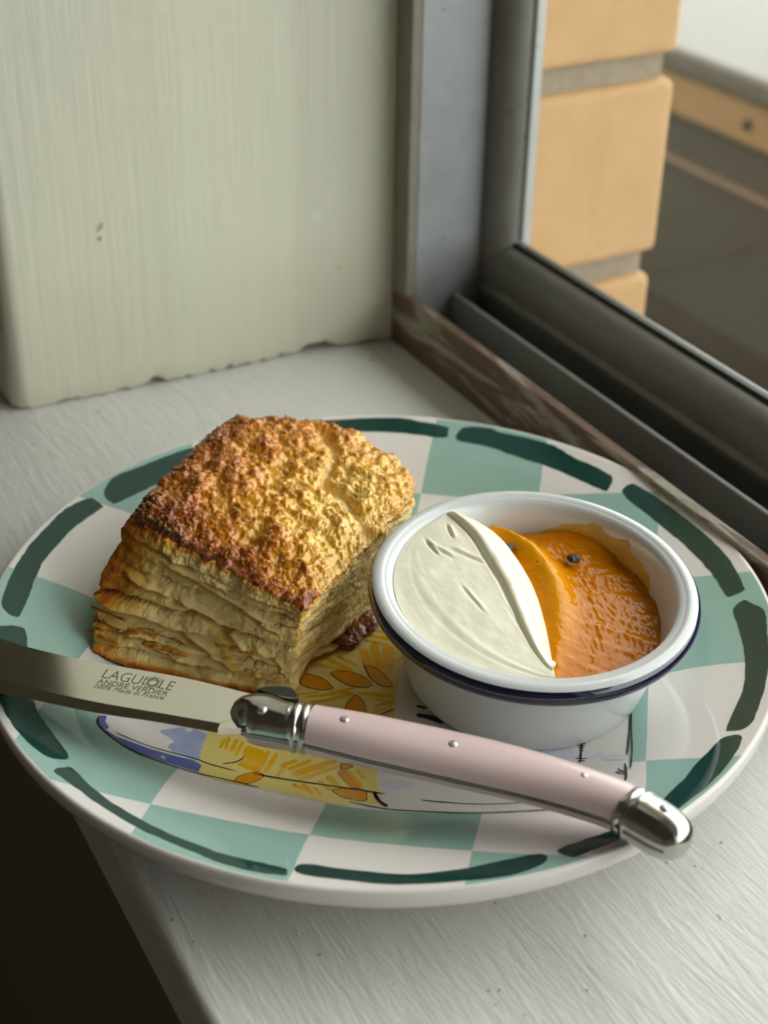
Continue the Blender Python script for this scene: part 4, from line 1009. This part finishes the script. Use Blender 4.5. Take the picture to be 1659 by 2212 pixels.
Rm = np.stack([1-2*(y_*y_+z_*z_), 2*(x_*y_-z_*w_), 2*(x_*z_+y_*w_), 2*(x_*y_+z_*w_), 1-2*(x_*x_+z_*z_), 2*(y_*z_-x_*w_), 2*(x_*z_-y_*w_), 2*(y_*z_+x_*w_), 1-2*(x_*x_+y_*y_)], -1).reshape(-1, 3, 3)
sz = rng.uniform(0.00018, 0.00042, (nS, 1, 1)) * rng.uniform(0.7, 1.2, (nS, 1, 3))
vv = np.einsum('nij,nkj->nki', Rm, cube[None] * sz) + cen[:, None]
ff = (cf[None] + 8 * np.arange(nS)[:, None, None]).reshape(-1, 4)
sg = mk('sugar_crystals', vv.reshape(-1, 3), ff, M['sugar'], sc_root, smooth=False)
tag(sg, 'baked sugar crystals', kind='stuff')

# loose flakes standing off the sides
def flake(s_, t_, w, h, curl, seed, to):
    n, m = 22, 8; V_ = []; A = []
    i = int(s_ * NE) % NC; k = int(t_ * (NR - 1))
    c_ = side2[k, i]; tn = tang[i]; on = outn[i]
    for a in range(n):
        x = (a / (n - 1) - 0.5)
        for b in range(m):
            y = b / (m - 1)
            env = (1 - (2 * x) ** 2) ** 0.5 if abs(2 * x) < 1 else 0
            nn = float(perlin(np.array([[x * 7, y * 3, seed * 3.3]]))[0])
            q = c_ + tn * (x * w) + on * (-0.0012 + y * h * (0.6 + 0.5 * env + 0.5 * nn)) + np.array([0, 0, 1]) * (curl * y * y + 0.0009 * nn - x * x * 0.002)
            V_.append(q); A.append(np.clip(to * (0.35 + 0.75 * y) + 0.2 * nn, 0, 1))
    o = mk('flake', np.array(V_), grid_faces(n, m), M['dough'], sc_root, attrs={'toast': A, 'egg': np.zeros(len(A))})
    sd = o.modifiers.new('thickness', 'SOLIDIFY'); sd.thickness = 0.0005; sd.offset = 0
    return o
for args in ((3.07, 0.36, 0.011, 0.0016, 0.0012, 1, 0.55), (3.22, 0.30, 0.013, 0.0022, -0.0004, 2, 0.36), (3.40, 0.26, 0.014, 0.0024, -0.0008, 3, 0.40),
             (3.62, 0.40, 0.012, 0.0020, -0.0010, 4, 0.22), (3.30, 0.52, 0.014, 0.0018, -0.0012, 5, 0.16), (3.80, 0.22, 0.012, 0.0022, -0.0010, 6, 0.2),
             (0.22, 0.50, 0.016, 0.0016, -0.0008, 7, 0.12), (0.42, 0.66, 0.018, 0.0016, -0.0010, 8, 0.15), (0.35, 0.30, 0.018, 0.0015, -0.0008, 9, 0.14), (3.06, 0.17, 0.010, 0.0014, 0.0004, 10, 0.5)):
    flake(*args)
# caramelised leak at the foot of the right side
M['caramel'] = material('caramelised_leak', rough=0.22, spec=0.5, coat=0.4, build=plain_noise(lin(112, 52, 26), lin(160, 86, 40), 240, 0.5, 700))
for k, (x, y, z_, r_, s_) in enumerate(((-0.0075, 0.0018, 0.0090, 0.0034, (1.0, 1.5, .55)), (-0.0040, 0.0068, 0.0092, 0.0032, (1.0, 1.6, .5)), (-0.0098, -0.0026, 0.0086, 0.0030, (1.3, 1.0, .45)))):
    v, f = blob((x, y, z_), r_, s_, 0.55, 1.7, 24, k + 5); mk('caramel_leak', v, f, M['caramel'], sc_root)

# ------------------------------------------------------------------ knife
KZ0, KZ1 = 0.0262, 0.012
def kz(x): return KZ0 + KZ1 * x
knife = empty('table_knife', (-0.016, -0.0595, kz(-0.016)))
tag(knife, 'steel knife with a curved pink handle lying across the front of the plate', 'knife')
def b_steel(nt, b):
    a = nt.noise(nt.coord('Object'), 40, 5, 0.7)
    nt.put(b.inputs['Roughness'], nt.math('MULTIPLY_ADD', a, 0.08, 0.07))
    nt.put(b.inputs['Base Color'], nt.mix(nt.noise(nt.coord('Object'), 26, 5, 0.7, 1.0), lin(230, 226, 214), lin(240, 237, 228)))
M['blade'] = material('brushed_blade_steel', rough=0.2, metal=1.0, base=lin(205, 203, 196), build=b_steel)
M['chrome'] = material('polished_steel', rough=0.17, metal=1.0, base=lin(196, 194, 190), build=plain_noise(lin(186, 184, 180), lin(200, 198, 194), 80))
M['liner'] = material('steel_liner', rough=0.28, metal=1.0, base=lin(140, 140, 136), build=plain_noise(lin(120, 120, 116), lin(150, 150, 146), 200))
M['pink'] = material('pink_resin', rough=0.22, spec=0.5, coat=0.25, build=plain_noise(lin(222, 196, 194), lin(228, 204, 202), 60))
M['tab'] = material('dark_spring_steel', rough=0.18, metal=1.0, build=plain_noise(lin(66, 64, 62), lin(88, 86, 82), 300))
M['rivet'] = material('matte_rivet_steel', rough=0.35, metal=0.9, build=plain_noise(lin(170, 168, 164), lin(206, 204, 200), 1500))
M['engrave'] = material('engraved_lettering', rough=0.35, metal=0.9, build=plain_noise(lin(112, 110, 102), lin(136, 134, 126), 900))

# blade
sp = np.array(D['spine']); bv = np.array(D['bevel']); ed_ = np.array(D['edge'])
# extend to the tip beyond the frame: the spine drops to meet the rising edge
dirb = (sp[0] - sp[2]) / np.linalg.norm(sp[0] - sp[2]); prp = np.array([-dirb[1], dirb[0]])
if prp[1] < 0: prp = -prp
tip = ed_[0] + dirb * 0.042 + prp * 0.013
spx = np.concatenate([[tip, tip - dirb * 0.010 + prp * 0.0015, sp[0] + dirb * 0.016 + prp * 0.0012], sp])
edx = np.concatenate([[tip, tip - dirb * 0.010 - prp * 0.0070, ed_[0] + dirb * 0.014 + prp * 0.0026], ed_])
bvx = np.concatenate([[tip, tip - dirb * 0.010 - prp * 0.0035, bv[0] + dirb * 0.014 + prp * 0.0018], bv])
def along(pts, n):
    c_ = catmull(pts, 200); L_ = np.concatenate([[0], np.cumsum(np.linalg.norm(np.diff(c_, axis=0), axis=1))]); L_ /= L_[-1]
    t = np.linspace(0, 1, n); return np.c_[np.interp(t, L_, c_[:, 0]), np.interp(t, L_, c_[:, 1])]
NB = 70
A_ = along(spx, NB); B_ = along(bvx, NB); C_ = along(edx, NB)
# the ground edge stops at the ricasso; from there the blade runs under the bolster
ric = np.array(D['edge'][-1]); ricb = np.array(D['bevel'][-1])
th_ = 0.0009
rows = []
def z3(a, dz): return np.c_[a, kz(a[:, 0]) + dz]
tf = np.linspace(0.15, 1, NB)[:, None] ** 0.3
rows = [z3(A_, -th_), z3(A_, th_), z3(A_ * .5 + B_ * .5, th_), z3(B_, th_), z3(C_, -0.0002), z3(B_, -th_)]
V_ = np.stack(rows, 1).reshape(-1, 3)
fb = grid_faces(NB, 6, wrap=True)
blade = mk('blade', V_, fb, M['blade'], knife); recalc(blade); sharpen(blade, 8)
# ricasso block between the ground edge and the bolster
q0 = np.array([ricb, ric]); bolst = np.array(D['bolster'])
rp_ = [D['spine'][-2], D['spine'][-1], [bolst[3][0], bolst[3][1] - 0.003], [bolst[1][0], bolst[1][1] - 0.0048], [ric[0] + 0.0002, ric[1] + 0.0002], [ricb[0], ricb[1]], list(B_[-2])]
n_ = len(rp_)
V_ = [(x, y, kz(x) + dz) for dz in (-th_ * 0.96, th_ * 0.96) for x, y in rp_]
rc = mk('ricasso', V_, [tuple(range(n_)), tuple(range(n_, 2 * n_))] + [(i, (i + 1) % n_, n_ + (i + 1) % n_, n_ + i) for i in range(n_)], M['blade'], knife, smooth=False); recalc(rc)

def sweep(name, st, mat, clampz=None, n=48, seg=40, rings=(), power=2.0, caps=(False, False), smooth_n=60):
    """Oval section carried along the traced centre line; st rows: x, y, half width, half thickness."""
    st = catmull(np.asarray(st), smooth_n)
    c_ = st[:, :2]; d = np.gradient(c_, axis=0)
    for _ in range(3): d[1:-1] = (d[:-2] + d[1:-1] + d[2:]) / 3
    d /= np.linalg.norm(d, axis=1)[:, None]; nr = np.c_[-d[:, 1], d[:, 0]]
    L_ = np.concatenate([[0], np.cumsum(np.linalg.norm(np.diff(c_, axis=0), axis=1))])
    th = np.linspace(0, 2 * np.pi, seg, endpoint=False)
    V_ = []
    for i in range(len(st)):
        a, b = max(st[i, 2], 1e-4), max(st[i, 3], 1e-4)
        g = 1.0
        for (pos_, wd, am) in rings: g += am * math.exp(-((L_[i] - pos_) / wd) ** 2)
        e = 2 / power
        y = a * g * np.sign(np.cos(th)) * np.abs(np.cos(th)) ** e; z = b * g * np.sign(np.sin(th)) * np.abs(np.sin(th)) ** e
        if clampz: z = np.clip(z, clampz[0], clampz[1])
        zc = kz(c_[i, 0])
        V_.append(np.c_[c_[i, 0] + nr[i, 0] * y, c_[i, 1] + nr[i, 1] * y, zc + z])
    N_ = len(V_); V_ = np.concatenate(V_); F_ = [tuple(int(q) for q in r) for r in grid_faces(N_, seg, wrap=True)]
    F_.append(tuple(range(seg - 1, -1, -1))); F_.append(tuple((N_ - 1) * seg + i for i in range(seg)))
    o = mk(name, V_, F_, mat, knife); recalc(o); sharpen(o, 50); return o
hd = np.array(D['handle']); bo = np.array(D['bolster']); bu = np.array(D['butt'])
sweep('upper_scale', hd, M['pink'], (0.0006, 1), power=2.3)
sweep('lower_scale', hd, M['pink'], (-1, -0.0006), power=2.3)
hl = hd.copy(); hl[:, 2] += 0.00012; hl[:, 3] = 0.00065
sweep('liner', hl, M['liner'], power=8)
bl = np.concatenate([[[bo[0, 0] - 0.0002, bo[0, 1] - 0.0006, 0.0015, 0.0016]], [[bo[0, 0] + 0.0008, bo[0, 1] - 0.0002, 0.0036, 0.0034]], bo[1:]])
bl[-1] = [hd[0, 0], hd[0, 1], hd[0, 2] + 0.0001, hd[0, 3] + 0.0001]
Lb = float(np.linalg.norm(np.diff(catmull(bl, 60)[:, :2], axis=0), axis=1).sum())
RG = lambda L_: ((L_ - 0.0012, 0.0007, 0.06), (L_ - 0.0032, 0.0007, 0.06), (L_ - 0.0022, 0.0004, -0.05), (L_ - 0.0044, 0.0005, -0.04))
sweep('bolster', bl, M['chrome'], rings=RG(Lb), power=2.25, smooth_n=110)
bls = bl[2:].copy(); bls[:, 2] += 0.00015; bls[:, 3] = 0.0009
sweep('bolster_seam', bls, M['liner'], power=8)
bub_ = bu.copy()
last = bub_[-1].copy(); dd = (bub_[-1, :2] - bub_[-2, :2]); dd /= np.linalg.norm(dd)
bub_[:, 2] = [0.0058, 0.0060, 0.0060, 0.0057, 0.0049]; bub_[:, 3] = [0.0051, 0.0054, 0.0055, 0.0053, 0.0046]
bub_ = np.concatenate([bub_, [[last[0] + dd[0] * 0.0016, last[1] + dd[1] * 0.0016, 0.0036, 0.0034]], [[last[0] + dd[0] * 0.0025, last[1] + dd[1] * 0.0025, 0.0018, 0.0018]], [[last[0] + dd[0] * 0.0028, last[1] + dd[1] * 0.0028, 0.0002, 0.0002]]])
sweep('butt_cap', bub_, M['chrome'], rings=((0.0010, 0.0006, 0.05), (0.0030, 0.0006, 0.05), (0.0020, 0.0004, -0.05)), power=2.2, smooth_n=110)
bs_ = bub_[:-3].copy(); bs_[:, 2] += 0.00015; bs_[:, 3] = 0.0006
sweep('butt_seam', bs_, M['liner'], power=8)
# rivets
allst = [bo, hd, hd, hd, bu]
for k, (x, y) in enumerate(D['rivet']):
    z0 = kz(x) + (0.0054, 0.0048, 0.0045, 0.0044, 0.0053)[k]
    v, f = lathe([(0.0001, 0.00055), (0.0007, 0.0005), (0.0011, 0.00035), (0.00125, 0.0), (0.0013, -0.0012)], 24)
    mk('rivet', v + np.array([x, y, z0]), f, M['rivet'], knife)
# spring tab (the small raised clip on the back of the bolster)
bp = catmull(np.array(D['bee']), 40, closed=True)
cb = bp.mean(0); n_ = len(bp); V_ = []
for (s_, dz) in ((0.9, -0.0010), (1.0, -0.0006), (1.0, 0.0014), (0.9, 0.0020)):
    for x, y in cb + (bp - cb) * s_: V_.append((x, y, kz(x) + 0.0006 + dz))
F_ = [tuple(int(q) for q in r) for r in grid_faces(4, n_, wrap=True)] + [tuple(range(n_)), tuple(3 * n_ + i for i in range(n_))]
bee = mk('spring_tab', V_, F_, M['tab'], knife); recalc(bee); sharpen(bee, 40)

# engraving
bdir = (np.array(D['text'][0][2]) - np.array(D['text'][0][1])); ang = math.atan2(bdir[1], bdir[0])
def engrave(txt, bl_, br_, up_, name='engraving', shear=0.0, wt=0.0):
    cu = bpy.data.curves.new(name, 'FONT'); cu.body = txt; cu.size = 1.0; cu.shear = shear; cu.offset = wt
    to = bpy.data.objects.new(name + '_curve', cu); COL.objects.link(to)
    bpy.context.view_layer.update()
    me = bpy.data.meshes.new_from_object(to.evaluated_get(bpy.context.evaluated_depsgraph_get()))
    bpy.data.objects.remove(to); bpy.data.curves.remove(cu)
    co = np.zeros(len(me.vertices) * 3); me.vertices.foreach_get('co', co); co = co.reshape(-1, 3)
    lo, hi = co.min(0), co.max(0)
    ex = np.array(br_) - np.array(bl_); ey = np.array(up_) - np.array(bl_)
    wv_ = ex / (hi[0] - lo[0]); capH = 0.70
    exn = ex / np.linalg.norm(ex); ey = np.array([-exn[1], exn[0]]) * float(np.array([-exn[1], exn[0]]) @ ey)
    hv_ = ey / capH
    xy = np.array(bl_) + np.outer(co[:, 0] - lo[0], wv_) + np.outer(co[:, 1], hv_)
    V_ = np.c_[xy, kz(xy[:, 0]) + th_ + 0.00003]
    F_ = [tuple(p.vertices) for p in me.polygons]
    bpy.data.meshes.remove(me)
    o = mk(name, V_, F_, M['engrave'], blade, smooth=False); recalc(o)
    if o.data.polygons[0].normal.z < 0: o.data.flip_normals()
    return o
for k, (t_, a_, b_, c_) in enumerate(D['text']):
    engrave(t_, a_, b_, c_, shear=0.25 if k == 2 else 0.0, wt=(-0.012, 0.0, 0.0)[k])
# triangle device over the O of the first line
a_, b_, c_ = (np.array(q) for q in D['text'][0][1:])
ex = (b_ - a_); ey = np.array([-ex[1], ex[0]]) / np.linalg.norm(ex); ln_ = np.linalg.norm(ex); hcap = float(ey @ (c_ - a_))
oc = a_ + ex * 0.705 + ey * hcap * 0.46; exn = ex / ln_
def tri_line(p, q, w=0.00012):
    p = np.array(p); q = np.array(q); d = (q - p) / np.linalg.norm(q - p); n = np.array([-d[1], d[0]]) * w / 2
    return [p - n, q - n, q + n, p + n]
V_ = []; F_ = []
def add_seg(p, q):
    b0 = len(V_)
    for r_ in tri_line(p, q): V_.append((r_[0], r_[1], kz(r_[0]) + th_ + 0.00004))
    F_.append((b0, b0 + 1, b0 + 2, b0 + 3))
rr_ = hcap * 0.60
ringp = [oc + rr_ * (math.cos(t) * exn * 1.05 + math.sin(t) * ey) for t in np.linspace(0, 2 * np.pi, 25)]
for i in range(24): add_seg(ringp[i], ringp[i + 1])
for off in (0, 1):
    tp = [oc + rr_ * 0.9 * (math.cos(t) * exn + math.sin(t) * ey) for t in (math.pi / 2 + off * math.pi, math.pi * 7 / 6 + off * math.pi, math.pi * 11 / 6 + off * math.pi)]
    for i in range(3): add_seg(tp[i], tp[(i + 1) % 3])
dv = mk('engraving', V_, F_, M['engrave'], blade, smooth=False)
